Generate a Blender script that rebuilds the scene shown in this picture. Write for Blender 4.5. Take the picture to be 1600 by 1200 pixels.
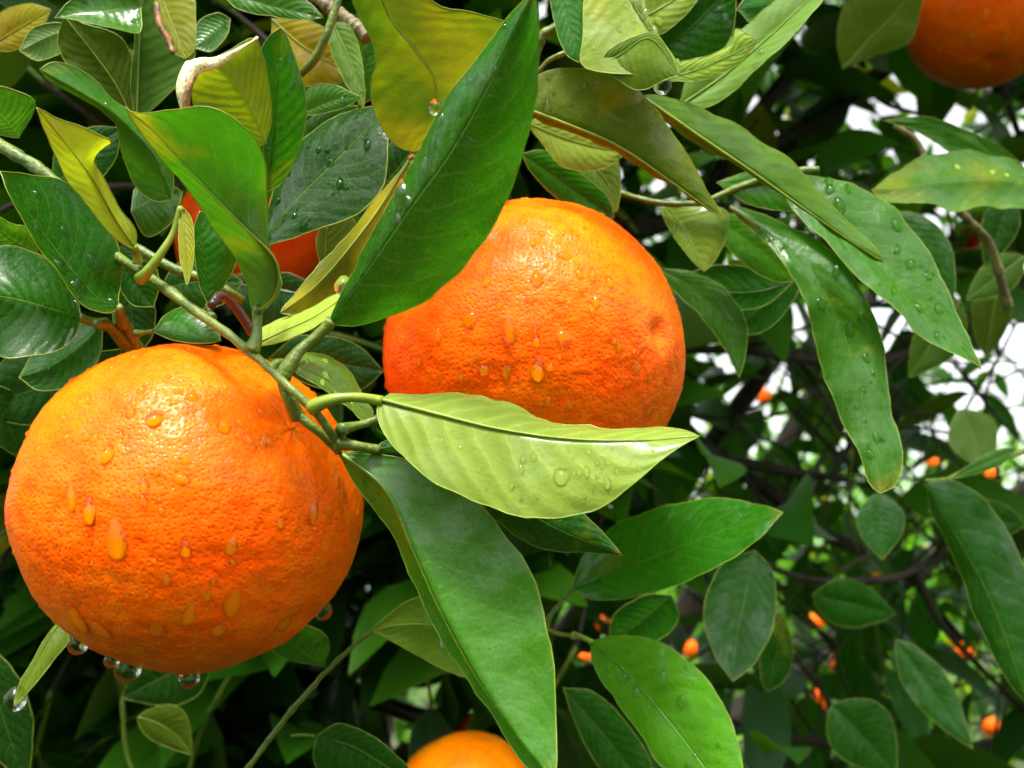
import bpy, bmesh, math, random
import numpy as np
from mathutils import Vector, Matrix, noise
from mathutils.bvhtree import BVHTree

for o in list(bpy.data.objects):
    bpy.data.objects.remove(o)
SC = bpy.context.scene
COL = SC.collection
R = math.radians
rng = random.Random(7)

# ------------------------------------------------------------------ camera
FPX = 1500.0                      # focal length in pixels of a 1600 px wide frame
PITCH = R(14)
CAM = Vector((0, 0, 1.6))
FWD = Vector((0, math.cos(PITCH), math.sin(PITCH)))
UPV = Vector((0, -math.sin(PITCH), math.cos(PITCH)))
RGT = Vector((1, 0, 0))
cam_d = bpy.data.cameras.new('camera')
cam = bpy.data.objects.new('camera', cam_d)
COL.objects.link(cam)
cam.location = CAM
cam.rotation_euler = (math.pi / 2 + PITCH, 0, 0)
cam_d.lens = 36 * FPX / 1600
cam_d.clip_start = 0.01
cam_d.clip_end = 500
cam_d.dof.use_dof = True
cam_d.dof.focus_distance = 0.19
cam_d.dof.aperture_fstop = 21
SC.camera = cam

# ------------------------------------------------------------------ light
SUN_EL, SUN_AZ = R(62), R(190)     # overcast: a broad soft sun high behind the camera
w = bpy.data.worlds.new('World')
SC.world = w
w.use_nodes = True
nt = w.node_tree
bg = nt.nodes['Background']
sky = nt.nodes.new('ShaderNodeTexSky')
sky.sky_type = 'NISHITA'
sky.sun_disc = False
sky.sun_elevation = SUN_EL
sky.sun_rotation = SUN_AZ
sky.air_density = 1.0
sky.dust_density = 4.0
sky.ozone_density = 1.0
hs = nt.nodes.new('ShaderNodeHueSaturation')
hs.inputs['Saturation'].default_value = 0.10    # cloud cover takes the blue out
nt.links.new(sky.outputs[0], hs.inputs['Color'])
nt.links.new(hs.outputs[0], bg.inputs[0])
bg.inputs[1].default_value = 0.11
sd = bpy.data.lights.new('sun', 'SUN')
sd.energy = 1.5
sd.angle = R(13)
sd.color = (1.0, 0.94, 0.82)
sd.cycles.is_caustics_light = True
sun = bpy.data.objects.new('sun', sd)
COL.objects.link(sun)
# sun direction: rotation 0 = +Y, turning clockwise seen from above
sdir = Vector((math.sin(SUN_AZ) * math.cos(SUN_EL), math.cos(SUN_AZ) * math.cos(SUN_EL), math.sin(SUN_EL)))
sun.rotation_euler = (-sdir).to_track_quat('-Z', 'Y').to_euler()
sun.location = (0, -2, 6)
SC.view_settings.view_transform = 'Standard'
SC.view_settings.look = 'None'
SC.view_settings.gamma = 1
SC.view_settings.exposure = 2.25
SC.render.engine = 'CYCLES'
cy = SC.cycles
cy.max_bounces = 7
cy.diffuse_bounces = 2
cy.glossy_bounces = 3
cy.use_adaptive_sampling = True
cy.adaptive_threshold = 0.025
cy.transmission_bounces = 8
cy.transparent_max_bounces = 8
cy.caustics_refractive = True
cy.caustics_reflective = False
cy.sample_clamp_indirect = 10
cy.blur_glossy = 0.5
cy.use_denoising = True
try:
    cy.denoiser = 'OPENIMAGEDENOISE'
except Exception:
    pass

# ------------------------------------------------------------------ helpers
def P(x, y, d):
    """point seen at photo pixel (x, y), d centimetres deep"""
    d = d * 0.01
    return CAM + d * (FWD + RGT * ((x - 800) / FPX) + UPV * ((600 - y) / FPX))

def ray(x, y):
    return (FWD + RGT * ((x - 800) / FPX) + UPV * ((600 - y) / FPX)).normalized()

def project(p):
    v = p - CAM
    z = v.dot(FWD)
    if z <= 0.01:
        return None
    return 800 + v.dot(RGT) / z * FPX, 600 - v.dot(UPV) / z * FPX, z

def link(name, me, parent=None):
    o = bpy.data.objects.new(name, me)
    COL.objects.link(o)
    if parent is not None:
        o.parent = parent
        o.matrix_parent_inverse = Matrix.Translation(-parent_origin(parent))
    return o

def parent_origin(p):
    v = p.location.copy()
    while p.parent is not None:
        p = p.parent
        v = p.location.copy() if v.length == 0 else v
    return v

def thing(name, label, cat, loc, group=None):
    o = bpy.data.objects.new(name, None)
    COL.objects.link(o)
    o.empty_display_size = 0.01
    o.location = loc
    o['label'] = label
    o['category'] = cat
    if group:
        o['group'] = group
    return o

def mesh(name, verts, faces, mats, smooth=True, fmat=None, uvs=None):
    me = bpy.data.meshes.new(name)
    me.from_pydata([tuple(v) for v in verts], [], faces)
    for m in mats:
        me.materials.append(m)
    if smooth:
        me.polygons.foreach_set('use_smooth', [True] * len(me.polygons))
    if fmat is not None:
        me.polygons.foreach_set('material_index', fmat)
    if uvs is not None:
        ul = me.uv_layers.new(name='UVMap')
        li = np.empty(len(me.loops), dtype=np.int32)
        me.loops.foreach_get('vertex_index', li)
        ul.data.foreach_set('uv', np.asarray(uvs, dtype=np.float32)[li].ravel())
    me.update()
    return me

def spline(pts, n):
    """centripetal-like Catmull-Rom through pts, n+1 samples even in length"""
    p = [Vector(q) for q in pts]
    if len(p) == 2:
        return [p[0].lerp(p[1], i / n) for i in range(n + 1)]
    e = [p[0] * 2 - p[1]] + p + [p[-1] * 2 - p[-2]]
    out = []
    for i in range(1, len(e) - 2):
        a, b, c, d = e[i - 1], e[i], e[i + 1], e[i + 2]
        lb = (c - b).length
        ma = (c - a) / max((b - a).length + lb, 1e-9) * lb
        mb = (d - b) / max((d - c).length + lb, 1e-9) * lb
        for k in range(14):
            t = k / 14
            out.append(b * (2*t**3 - 3*t*t + 1) + ma * (t**3 - 2*t*t + t) + c * (3*t*t - 2*t**3) + mb * (t**3 - t*t))
    out.append(p[-1])
    cum = [0]
    for a, b in zip(out, out[1:]):
        cum.append(cum[-1] + (b - a).length)
    res, j = [], 0
    for i in range(n + 1):
        s = cum[-1] * i / n
        while j < len(out) - 2 and cum[j + 1] < s:
            j += 1
        f = (s - cum[j]) / max(cum[j + 1] - cum[j], 1e-12)
        res.append(out[j].lerp(out[j + 1], min(max(f, 0), 1)))
    return res

def tube_geo(pts, rad, sides=7, closed=False, caps=True):
    """verts, faces of a tube along pts, rad a list or function of 0..1"""
    n = len(pts)
    V, F = [], []
    up = Vector((0.31, -0.77, 0.55))
    for i, p in enumerate(pts):
        if closed:
            t = pts[(i + 1) % n] - pts[i - 1]
        else:
            t = pts[min(i + 1, n - 1)] - pts[max(i - 1, 0)]
        if t.length < 1e-9:
            t = Vector((0, 0, 1))
        t.normalize()
        s = t.cross(up)
        if s.length < 1e-4:
            s = t.cross(Vector((1, 0, 0)))
        s.normalize()
        u = s.cross(t)
        up = u
        r = rad(i / max(n - 1, 1)) if callable(rad) else rad[i]
        for k in range(sides):
            a = 2 * math.pi * k / sides
            V.append(p + s * (math.cos(a) * r) + u * (math.sin(a) * r))
    m = n if closed else n - 1
    for i in range(m):
        for k in range(sides):
            a, b = i * sides + k, i * sides + (k + 1) % sides
            c, d = ((i + 1) % n) * sides + (k + 1) % sides, ((i + 1) % n) * sides + k
            F.append((a, b, c, d))
    if caps and not closed:
        F.append(tuple(reversed(range(sides))))
        F.append(tuple((n - 1) * sides + k for k in range(sides)))
    return V, F

def tube(name, pts, rad, mat, parent, sides=8, lump=0.0, n=None):
    o = parent_origin(parent) if parent is not None else Vector()
    if n:
        pts = spline(pts, n)
    V, F = tube_geo(pts, rad, sides)
    if lump:
        V = [v + noise.noise_vector(v * 400) * lump for v in V]
    ob = link(name, mesh(name, [v - o for v in V], F, [mat]), None)
    if parent is not None:
        ob.parent = parent
    return ob

# ------------------------------------------------------------------ materials
def newmat(name):
    m = bpy.data.materials.new(name)
    m.use_nodes = True
    m.node_tree.nodes.clear()
    return m, m.node_tree

class NB:
    """tiny node-building helper"""
    def __init__(s, t):
        s.t = t
    def n(s, typ, **kw):
        nd = s.t.nodes.new(typ)
        for k, v in kw.items():
            setattr(nd, k, v)
        return nd
    def put(s, nd, key, val):
        if val is None:
            return
        if isinstance(val, bpy.types.NodeSocket):
            s.t.links.new(val, nd.inputs[key])
        else:
            nd.inputs[key].default_value = val
    def math(s, op, a, b=None, c=None, clamp=False):
        nd = s.n('ShaderNodeMath', operation=op)
        nd.use_clamp = clamp
        for i, v in enumerate((a, b, c)):
            s.put(nd, i, v)
        return nd.outputs[0]
    def mix(s, f, a, b):
        nd = s.n('ShaderNodeMix', data_type='RGBA')
        s.put(nd, 0, f)
        s.put(nd, 6, a)
        s.put(nd, 7, b)
        return nd.outputs[2]
    def mul(s, a, b, f=1.0):
        nd = s.n('ShaderNodeMix', data_type='RGBA', blend_type='MULTIPLY')
        s.put(nd, 0, f)
        s.put(nd, 6, a)
        s.put(nd, 7, b)
        return nd.outputs[2]
    def ramp(s, v, a, b, c=0.0, d=1.0, smooth=True):
        nd = s.n('ShaderNodeMapRange', interpolation_type='SMOOTHSTEP' if smooth else 'LINEAR')
        s.put(nd, 0, v)
        for i, q in enumerate((a, b, c, d)):
            nd.inputs[i + 1].default_value = q
        return nd.outputs[0]
    def noise(s, vec, scale, detail=3, rough=0.5, dist=0.0):
        nd = s.n('ShaderNodeTexNoise')
        s.put(nd, 'Vector', vec)
        nd.inputs['Scale'].default_value = scale
        nd.inputs['Detail'].default_value = detail
        nd.inputs['Roughness'].default_value = rough
        nd.inputs['Distortion'].default_value = dist
        return nd.outputs[0]

def leaf_material(name, per_island=False):
    m, t = newmat(name)
    b = NB(t)
    out = b.n('ShaderNodeOutputMaterial')
    tc = b.n('ShaderNodeTexCoord')
    oi = b.n('ShaderNodeObjectInfo')
    geo = b.n('ShaderNodeNewGeometry')
    if per_island:
        rnd = geo.outputs['Random Per Island']
        base = b.mix(b.ramp(rnd, 0, 0.8), (0.016, 0.075, 0.012, 1), (0.045, 0.15, 0.018, 1))
        yel = b.ramp(rnd, 0.9, 1.0, 0.0, 0.6)
        und = b.mix(rnd, (0.085, 0.17, 0.04, 1), (0.17, 0.28, 0.06, 1))
    else:
        rnd = oi.outputs['Random']
        base = oi.outputs['Color']
        ay = b.n('ShaderNodeAttribute', attribute_type='OBJECT', attribute_name='yellow')
        yel = ay.outputs['Fac']
        au = b.n('ShaderNodeAttribute', attribute_type='OBJECT', attribute_name='under')
        und = au.outputs['Color']
    off = b.n('ShaderNodeVectorMath', operation='ADD')
    cmb = b.n('ShaderNodeCombineXYZ')
    for i, k in enumerate((13.7, 31.1, 7.3)):
        b.put(cmb, i, b.math('MULTIPLY', rnd, k))
    b.put(off, 0, tc.outputs['Object'])
    b.put(off, 1, cmb.outputs[0])
    co = off.outputs[0]
    uv = b.n('ShaderNodeSeparateXYZ')
    b.put(uv, 0, tc.outputs['UV'])
    U, V = uv.outputs[0], uv.outputs[1]
    au_ = b.math('ABSOLUTE', b.math('MULTIPLY_ADD', U, 2.0, -1.0))        # 0 at midrib, 1 at margin
    n_big = b.noise(co, 70, 3, 0.55)
    n_mid = b.noise(co, 260, 3, 0.6)
    n_fine = b.noise(co, 1400, 2, 0.5)
    # side veins curve towards the tip
    ph = b.math('SUBTRACT', b.math('MULTIPLY', V, 11.0), b.math('MULTIPLY', b.math('POWER', au_, 1.35), 2.4))
    ph = b.math('ADD', ph, b.math('MULTIPLY', b.math('SUBTRACT', n_big, 0.5), 1.2))
    fr = b.math('ABSOLUTE', b.math('SUBTRACT', b.math('FRACT', ph), 0.5))
    vein = b.ramp(fr, 0.0, 0.085, 1.0, 0.0)
    veinw = b.ramp(fr, 0.0, 0.5, 1.0, 0.0)
    vein = b.math('MULTIPLY', vein, b.ramp(au_, 0.55, 1.0, 1.0, 0.1))
    av = b.n('ShaderNodeAttribute', attribute_type='OBJECT', attribute_name='veins')
    vein = b.math('MULTIPLY', vein, av.outputs['Fac'])
    veinw = b.math('MULTIPLY', veinw, av.outputs['Fac'])
    mid = b.ramp(au_, 0.006, 0.03, 1.0, 0.0)
    # fine net of veinlets
    vo = b.n('ShaderNodeTexVoronoi', feature='DISTANCE_TO_EDGE')
    b.put(vo, 'Vector', co)
    vo.inputs['Scale'].default_value = 900
    net = b.ramp(vo.outputs[0], 0.0, 0.12, 1.0, 0.0)
    # upper side
    topc = b.mul(base, b.mix(n_big, (0.72, 0.76, 0.7, 1), (1.3, 1.24, 1.2, 1)))
    topc = b.mul(topc, b.mix(n_mid, (0.86, 0.88, 0.86, 1), (1.14, 1.12, 1.14, 1)))
    veincol = b.mix(0.5, base, (0.22, 0.36, 0.07, 1))
    topc = b.mix(b.math('MULTIPLY', vein, 0.32), topc, veincol)
    topc = b.mix(b.math('MULTIPLY', net, 0.18), topc, veincol)
    topc = b.mix(b.math('MULTIPLY', mid, 0.4), topc, (0.16, 0.30, 0.03, 1))
    # under side
    undc = b.mul(und, b.mix(n_big, (0.8, 0.82, 0.7, 1), (1.2, 1.18, 1.2, 1)))
    undc = b.mix(b.math('MULTIPLY', veinw, 0.22), undc, b.mul(und, (1.35, 1.3, 1.5, 1)))
    undc = b.mix(b.math('MULTIPLY', vein, 0.35), undc, b.mul(und, (1.5, 1.4, 1.6, 1)))
    undc = b.mix(b.math('MULTIPLY', mid, 0.7), undc, b.mul(und, (1.7, 1.5, 1.2, 1)))
    col = b.mix(geo.outputs['Backfacing'], topc, undc)
    # yellowing: blotches that grow with the leaf's age, more along the margin and tip
    yn = b.math('ADD', b.noise(co, 42, 3, 0.6, 0.4), b.math('MULTIPLY', b.ramp(V, 0.6, 1.0), 0.12))
    yth = b.math('MULTIPLY_ADD', yel, -0.9, 0.78)
    ym = b.math('MULTIPLY', b.math('DIVIDE', b.math('SUBTRACT', yn, yth), 0.25), 1.0, clamp=True)
    tipm = b.math('MULTIPLY', b.ramp(V, 0.93, 1.0), b.math('MULTIPLY', yel, 3.0, clamp=True))
    ycol = b.mix(n_mid, (0.27, 0.28, 0.008, 1), (0.38, 0.38, 0.02, 1))
    col = b.mix(b.math('MULTIPLY', ym, 0.85), col, ycol)
    col = b.mix(b.math('MULTIPLY', tipm, 0.8), col, (0.30, 0.13, 0.015, 1))
    # brown pin spots
    vs = b.n('ShaderNodeTexVoronoi')
    b.put(vs, 'Vector', co)
    vs.inputs['Scale'].default_value = 85
    spot = b.ramp(vs.outputs['Distance'], 0.03, 0.07, 1.0, 0.0)
    spot = b.math('MULTIPLY', spot, b.ramp(n_big, 0.52, 0.6))
    col = b.mix(b.math('MULTIPLY', spot, 0.7), col, (0.09, 0.045, 0.012, 1))
    # pale thin margin
    mg = b.ramp(au_, 0.965, 0.995)
    col = b.mix(b.math('MULTIPLY', mg, 0.35), col, (0.26, 0.32, 0.03, 1))
    # relief
    h = b.math('MULTIPLY', veinw, -0.22)
    h = b.math('ADD', h, b.math('MULTIPLY', n_mid, 1.1))
    h = b.math('ADD', h, b.math('MULTIPLY', n_fine, 0.1))
    h = b.math('ADD', h, b.math('MULTIPLY', mid, -0.8))
    bmp = b.n('ShaderNodeBump')
    bmp.inputs['Strength'].default_value = 0.55
    bmp.inputs['Distance'].default_value = 0.0006
    b.put(bmp, 'Height', h)
    pr = b.n('ShaderNodeBsdfPrincipled')
    b.put(pr, 'Base Color', col)
    rough = b.math('ADD', b.ramp(n_mid, 0.3, 0.7, 0.22, 0.38), b.math('MULTIPLY', geo.outputs['Backfacing'], 0.16))
    b.put(pr, 'Roughness', rough)
    b.put(pr, 'Specular IOR Level', b.math('MULTIPLY_ADD', geo.outputs['Backfacing'], -0.14, 0.24))
    # rain film
    film = b.ramp(b.noise(co, 110, 2, 0.5), 0.42, 0.6)
    b.put(pr, 'Coat Weight', b.math('MULTIPLY', film, 0.9))
    pr.inputs['Coat Roughness'].default_value = 0.05
    pr.inputs['Coat IOR'].default_value = 1.33
    b.put(pr, 'Normal', bmp.outputs[0])
    tr = b.n('ShaderNodeBsdfTranslucent')
    tcol = b.mul(b.mix(0.3, topc, undc), (1.5, 2.0, 0.4, 1))
    tcol = b.mix(b.math('MULTIPLY', ym, 0.85), tcol, (0.50, 0.46, 0.008, 1))
    tcol = b.mix(b.math('MULTIPLY', vein, 0.3), tcol, b.mul(tcol, (0.55, 0.6, 0.5, 1)))
    b.put(tr, 'Color', tcol)
    b.put(tr, 'Normal', bmp.outputs[0])
    mx = b.n('ShaderNodeMixShader')
    mx.inputs[0].default_value = 0.4
    t.links.new(pr.outputs[0], mx.inputs[1])
    t.links.new(tr.outputs[0], mx.inputs[2])
    t.links.new(mx.outputs[0], out.inputs[0])
    return m

def simple_mat(name, c1, c2, scale, rough=0.45, bump=0.0003, bscale=None, sss=0.0, spots=None, coat=0.0):
    m, t = newmat(name)
    b = NB(t)
    out = b.n('ShaderNodeOutputMaterial')
    tc = b.n('ShaderNodeTexCoord')
    n1 = b.noise(tc.outputs['Object'], scale, 4, 0.6)
    col = b.mix(b.ramp(n1, 0.3, 0.7), c1 + (1,), c2 + (1,))
    if spots:
        n3 = b.noise(tc.outputs['Object'], scale * 6, 2)
        col = b.mix(b.ramp(n3, 0.6, 0.7), col, spots + (1,))
    pr = b.n('ShaderNodeBsdfPrincipled')
    b.put(pr, 'Base Color', col)
    b.put(pr, 'Roughness', rough)
    pr.inputs['Coat Weight'].default_value = coat
    pr.inputs['Coat Roughness'].default_value = 0.1
    if sss:
        pr.inputs['Subsurface Weight'].default_value = sss
        pr.inputs['Subsurface Radius'].default_value = (0.002, 0.002, 0.0005)
    if bump:
        n2 = b.noise(tc.outputs['Object'], bscale or scale * 5, 4, 0.6)
        bm_ = b.n('ShaderNodeBump')
        bm_.inputs['Distance'].default_value = bump
        bm_.inputs['Strength'].default_value = 0.7
        b.put(bm_, 'Height', n2)
        b.put(pr, 'Normal', bm_.outputs[0])
    t.links.new(pr.outputs[0], out.inputs[0])
    return m

def peel_material(name, c_lo, c_hi):
    m, t = newmat(name)
    b = NB(t)
    out = b.n('ShaderNodeOutputMaterial')
    tc = b.n('ShaderNodeTexCoord')
    co = tc.outputs['Object']
    wob = b.n('ShaderNodeVectorMath', operation='ADD')
    nv = b.n('ShaderNodeTexNoise')
    b.put(nv, 'Vector', co)
    nv.inputs['Scale'].default_value = 300
    sc = b.n('ShaderNodeVectorMath', operation='SCALE')
    b.put(sc, 0, nv.outputs[1])
    sc.inputs['Scale'].default_value = 0.0012
    b.put(wob, 0, co)
    b.put(wob, 1, sc.outputs[0])
    # oil-gland pits, laid on from three sides of the fruit so that they stay round
    nrmv = b.n('ShaderNodeVectorMath', operation='NORMALIZE')
    b.put(nrmv, 0, co)
    sp = b.n('ShaderNodeSeparateXYZ')
    b.put(sp, 0, nrmv.outputs[0])
    wp = b.n('ShaderNodeSeparateXYZ')
    b.put(wp, 0, wob.outputs[0])
    acc, wsum = None, None
    for ax, (p_, q_) in enumerate(((1, 2), (0, 2), (0, 1))):
        wgt = b.math('POWER', b.math('ABSOLUTE', sp.outputs[ax]), 7.0)
        cx = b.n('ShaderNodeCombineXYZ')
        b.put(cx, 0, wp.outputs[p_])
        b.put(cx, 1, wp.outputs[q_])
        vv_ = b.n('ShaderNodeTexVoronoi', voronoi_dimensions='2D')
        b.put(vv_, 'Vector', cx.outputs[0])
        vv_.inputs['Scale'].default_value = 900
        vv_.inputs['Randomness'].default_value = 0.8
        d_ = b.math('MULTIPLY', vv_.outputs['Distance'], wgt)
        acc = d_ if acc is None else b.math('ADD', acc, d_)
        wsum = wgt if wsum is None else b.math('ADD', wsum, wgt)
    pit = b.ramp(b.math('DIVIDE', acc, wsum), 0.03, 0.42, 0.0, 1.0)
    v2 = b.n('ShaderNodeTexVoronoi', feature='SMOOTH_F1')
    b.put(v2, 'Vector', wob.outputs[0])
    v2.inputs['Scale'].default_value = 360
    peb = v2.outputs['Distance']
    n1 = b.noise(co, 45, 3, 0.6)
    n2 = b.noise(co, 240, 3, 0.6)
    n3 = b.noise(co, 900, 2, 0.5)
    col = b.mix(b.ramp(n1, 0.25, 0.75), c_lo + (1,), c_hi + (1,))
    col = b.mul(col, b.mix(b.ramp(n2, 0.25, 0.75), (0.95, 0.80, 0.6, 1), (1.0, 1.18, 1.2, 1)))
    col = b.mul(col, b.mix(pit, (0.97, 0.86, 0.7, 1), (1, 1.06, 1, 1)))
    vs = b.n('ShaderNodeTexVoronoi')
    b.put(vs, 'Vector', co)
    vs.inputs['Scale'].default_value = 130
    spot = b.ramp(vs.outputs['Distance'], 0.02, 0.06, 1.0, 0.0)
    spot = b.math('MULTIPLY', spot, b.ramp(n1, 0.56, 0.62))
    col = b.mix(b.math('MULTIPLY', spot, 0.6), col, (0.12, 0.04, 0.005, 1))
    h = b.math('ADD', b.math('MULTIPLY', pit, 0.42), b.math('MULTIPLY', peb, 0.6))
    h = b.math('ADD', h, b.math('MULTIPLY', n2, 0.65))
    h = b.math('ADD', h, b.math('MULTIPLY', n3, 0.15))
    bmp = b.n('ShaderNodeBump')
    bmp.inputs['Strength'].default_value = 0.38
    bmp.inputs['Distance'].default_value = 0.0007
    b.put(bmp, 'Height', h)
    bm2 = b.n('ShaderNodeBump')                      # the rain film lies smoother than the peel
    bm2.inputs['Strength'].default_value = 0.3
    bm2.inputs['Distance'].default_value = 0.0007
    b.put(bm2, 'Height', h)
    pr = b.n('ShaderNodeBsdfPrincipled')
    b.put(pr, 'Base Color', col)
    b.put(pr, 'Roughness', b.ramp(n2, 0.3, 0.7, 0.45, 0.6))
    pr.inputs['Specular IOR Level'].default_value = 0.05
    pr.inputs['Subsurface Weight'].default_value = 0.5
    pr.inputs['Subsurface Radius'].default_value = (0.008, 0.0018, 0.0003)
    film = b.ramp(b.noise(co, 90, 3, 0.6), 0.36, 0.64, 0.10, 0.42)
    b.put(pr, 'Coat Weight', film)
    pr.inputs['Coat Roughness'].default_value = 0.27
    pr.inputs['Coat IOR'].default_value = 1.38
    b.put(pr, 'Normal', bmp.outputs[0])
    b.put(pr, 'Coat Normal', bm2.outputs[0])
    t.links.new(pr.outputs[0], out.inputs[0])
    return m

def water_material():
    m, t = newmat('water')
    b = NB(t)
    out = b.n('ShaderNodeOutputMaterial')
    g = b.n('ShaderNodeBsdfGlass')
    g.inputs['IOR'].default_value = 1.33
    g.inputs['Roughness'].default_value = 0.0
    g.inputs['Color'].default_value = (1, 1, 1, 1)
    tp = b.n('ShaderNodeBsdfTransparent')
    mx = b.n('ShaderNodeMixShader')
    mx.inputs[0].default_value = 0.62
    t.links.new(tp.outputs[0], mx.inputs[1])
    t.links.new(g.outputs[0], mx.inputs[2])
    t.links.new(mx.outputs[0], out.inputs[0])
    return m

def lit_floor_material():
    m, t = newmat('lit_drop_floor')          # disc under a drop: no sheen, colour brightened like light the drop gathers
    b = NB(t)
    out = b.n('ShaderNodeOutputMaterial')
    oi = b.n('ShaderNodeObjectInfo')
    d = b.n('ShaderNodeBsdfDiffuse')
    t.links.new(oi.outputs['Color'], d.inputs[0])
    tr = b.n('ShaderNodeBsdfTranslucent')
    t.links.new(oi.outputs['Color'], tr.inputs[0])
    mx = b.n('ShaderNodeMixShader')
    mx.inputs[0].default_value = 0.15
    t.links.new(d.outputs[0], mx.inputs[1])
    t.links.new(tr.outputs[0], mx.inputs[2])
    t.links.new(mx.outputs[0], out.inputs[0])
    return m
M_LITFLOOR = lit_floor_material()
M_LEAF = leaf_material('leaf')
def mass_material(name='leaf_mass', g=(1, 1, 1, 1), spec=0.3):
    m, t = newmat(name)
    b = NB(t)
    out = b.n('ShaderNodeOutputMaterial')
    geo = b.n('ShaderNodeNewGeometry')
    rnd = geo.outputs['Random Per Island']
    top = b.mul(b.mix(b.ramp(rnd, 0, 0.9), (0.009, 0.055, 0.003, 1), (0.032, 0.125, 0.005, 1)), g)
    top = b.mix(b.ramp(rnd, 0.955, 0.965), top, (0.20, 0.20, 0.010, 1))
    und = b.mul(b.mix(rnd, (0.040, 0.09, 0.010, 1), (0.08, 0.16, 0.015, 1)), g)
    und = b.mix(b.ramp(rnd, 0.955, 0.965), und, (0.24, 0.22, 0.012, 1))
    pr = b.n('ShaderNodeBsdfPrincipled')
    b.put(pr, 'Base Color', b.mix(geo.outputs['Backfacing'], top, und))
    pr.inputs['Roughness'].default_value = 0.36
    pr.inputs['Specular IOR Level'].default_value = spec
    tr = b.n('ShaderNodeBsdfTranslucent')
    b.put(tr, 'Color', b.mul(b.mix(0.5, top, und), (1.8, 2.2, 0.4, 1)))
    mx = b.n('ShaderNodeMixShader')
    mx.inputs[0].default_value = 0.35
    t.links.new(pr.outputs[0], mx.inputs[1])
    t.links.new(tr.outputs[0], mx.inputs[2])
    t.links.new(mx.outputs[0], out.inputs[0])
    return m
M_MASS = mass_material()
M_FARLIT = mass_material('lit_leaf_mass', (3.0, 2.4, 0.7, 1), 0.12)   # lit copy of the leaf mass: daylight on the far rows put into colour
M_RIM = simple_mat('leaf_margin', (0.13, 0.22, 0.012), (0.24, 0.29, 0.025), 300, 0.4, 0)
M_RIB = simple_mat('leaf_rib', (0.11, 0.19, 0.010), (0.20, 0.26, 0.020), 200, 0.42, 0.0001)
M_STEM = simple_mat('green_stem', (0.050, 0.105, 0.006), (0.13, 0.17, 0.012), 180, 0.42, 0.0006, spots=(0.10, 0.11, 0.02), coat=0.1)
M_STEMB = simple_mat('brown_stem', (0.10, 0.075, 0.03), (0.24, 0.19, 0.08), 160, 0.6, 0.0006, spots=(0.05, 0.03, 0.015))
M_BARK = simple_mat('bark', (0.012, 0.008, 0.005), (0.040, 0.028, 0.017), 70, 0.75, 0.002)
M_BLACK = simple_mat('dead_wood', (0.02, 0.008, 0.006), (0.06, 0.025, 0.015), 120, 0.35, 0.0008, coat=0.4)
M_PEEL = peel_material('orange_peel', (0.97, 0.092, 0.000), (1.0, 0.148, 0.000))
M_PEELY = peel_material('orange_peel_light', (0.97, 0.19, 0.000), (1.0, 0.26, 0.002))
M_PEELSHADE = peel_material('orange_peel_shaded', (0.80, 0.050, 0.000), (0.92, 0.09, 0.000))  # darker, redder copy of the peel: shade put into the colour
M_SCAR = simple_mat('navel_scar', (0.42, 0.13, 0.02), (0.60, 0.26, 0.07), 500, 0.6, 0.0004)
M_CREAM = simple_mat('dried_leaf', (0.62, 0.56, 0.26), (0.74, 0.70, 0.44), 240, 0.5, 0.0005, spots=(0.25, 0.12, 0.03))
M_BROWN = simple_mat('scorched_leaf', (0.09, 0.035, 0.012), (0.30, 0.13, 0.03), 300, 0.5, 0.0004)
M_WATER = water_material()

GREEN = {                               # upper side, under side
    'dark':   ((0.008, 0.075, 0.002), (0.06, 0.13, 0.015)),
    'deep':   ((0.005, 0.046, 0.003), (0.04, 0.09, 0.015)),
    'mid':    ((0.014, 0.130, 0.002), (0.08, 0.17, 0.018)),
    'fresh':  ((0.042, 0.165, 0.010), (0.13, 0.23, 0.03)),
    'bright': ((0.055, 0.210, 0.005), (0.17, 0.27, 0.03)),
    'pale':   ((0.070, 0.200, 0.018), (0.30, 0.43, 0.060)),
    'olive':  ((0.060, 0.130, 0.007), (0.10, 0.16, 0.010)),
    'bronze': ((0.080, 0.100, 0.007), (0.075, 0.100, 0.004)),
    'yellow': ((0.240, 0.280, 0.012), (0.26, 0.28, 0.018)),
    'mustard':((0.340, 0.240, 0.006), (0.36, 0.26, 0.010)),
    'grey':   ((0.034, 0.135, 0.006), (0.12, 0.22, 0.035)),
}

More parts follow.
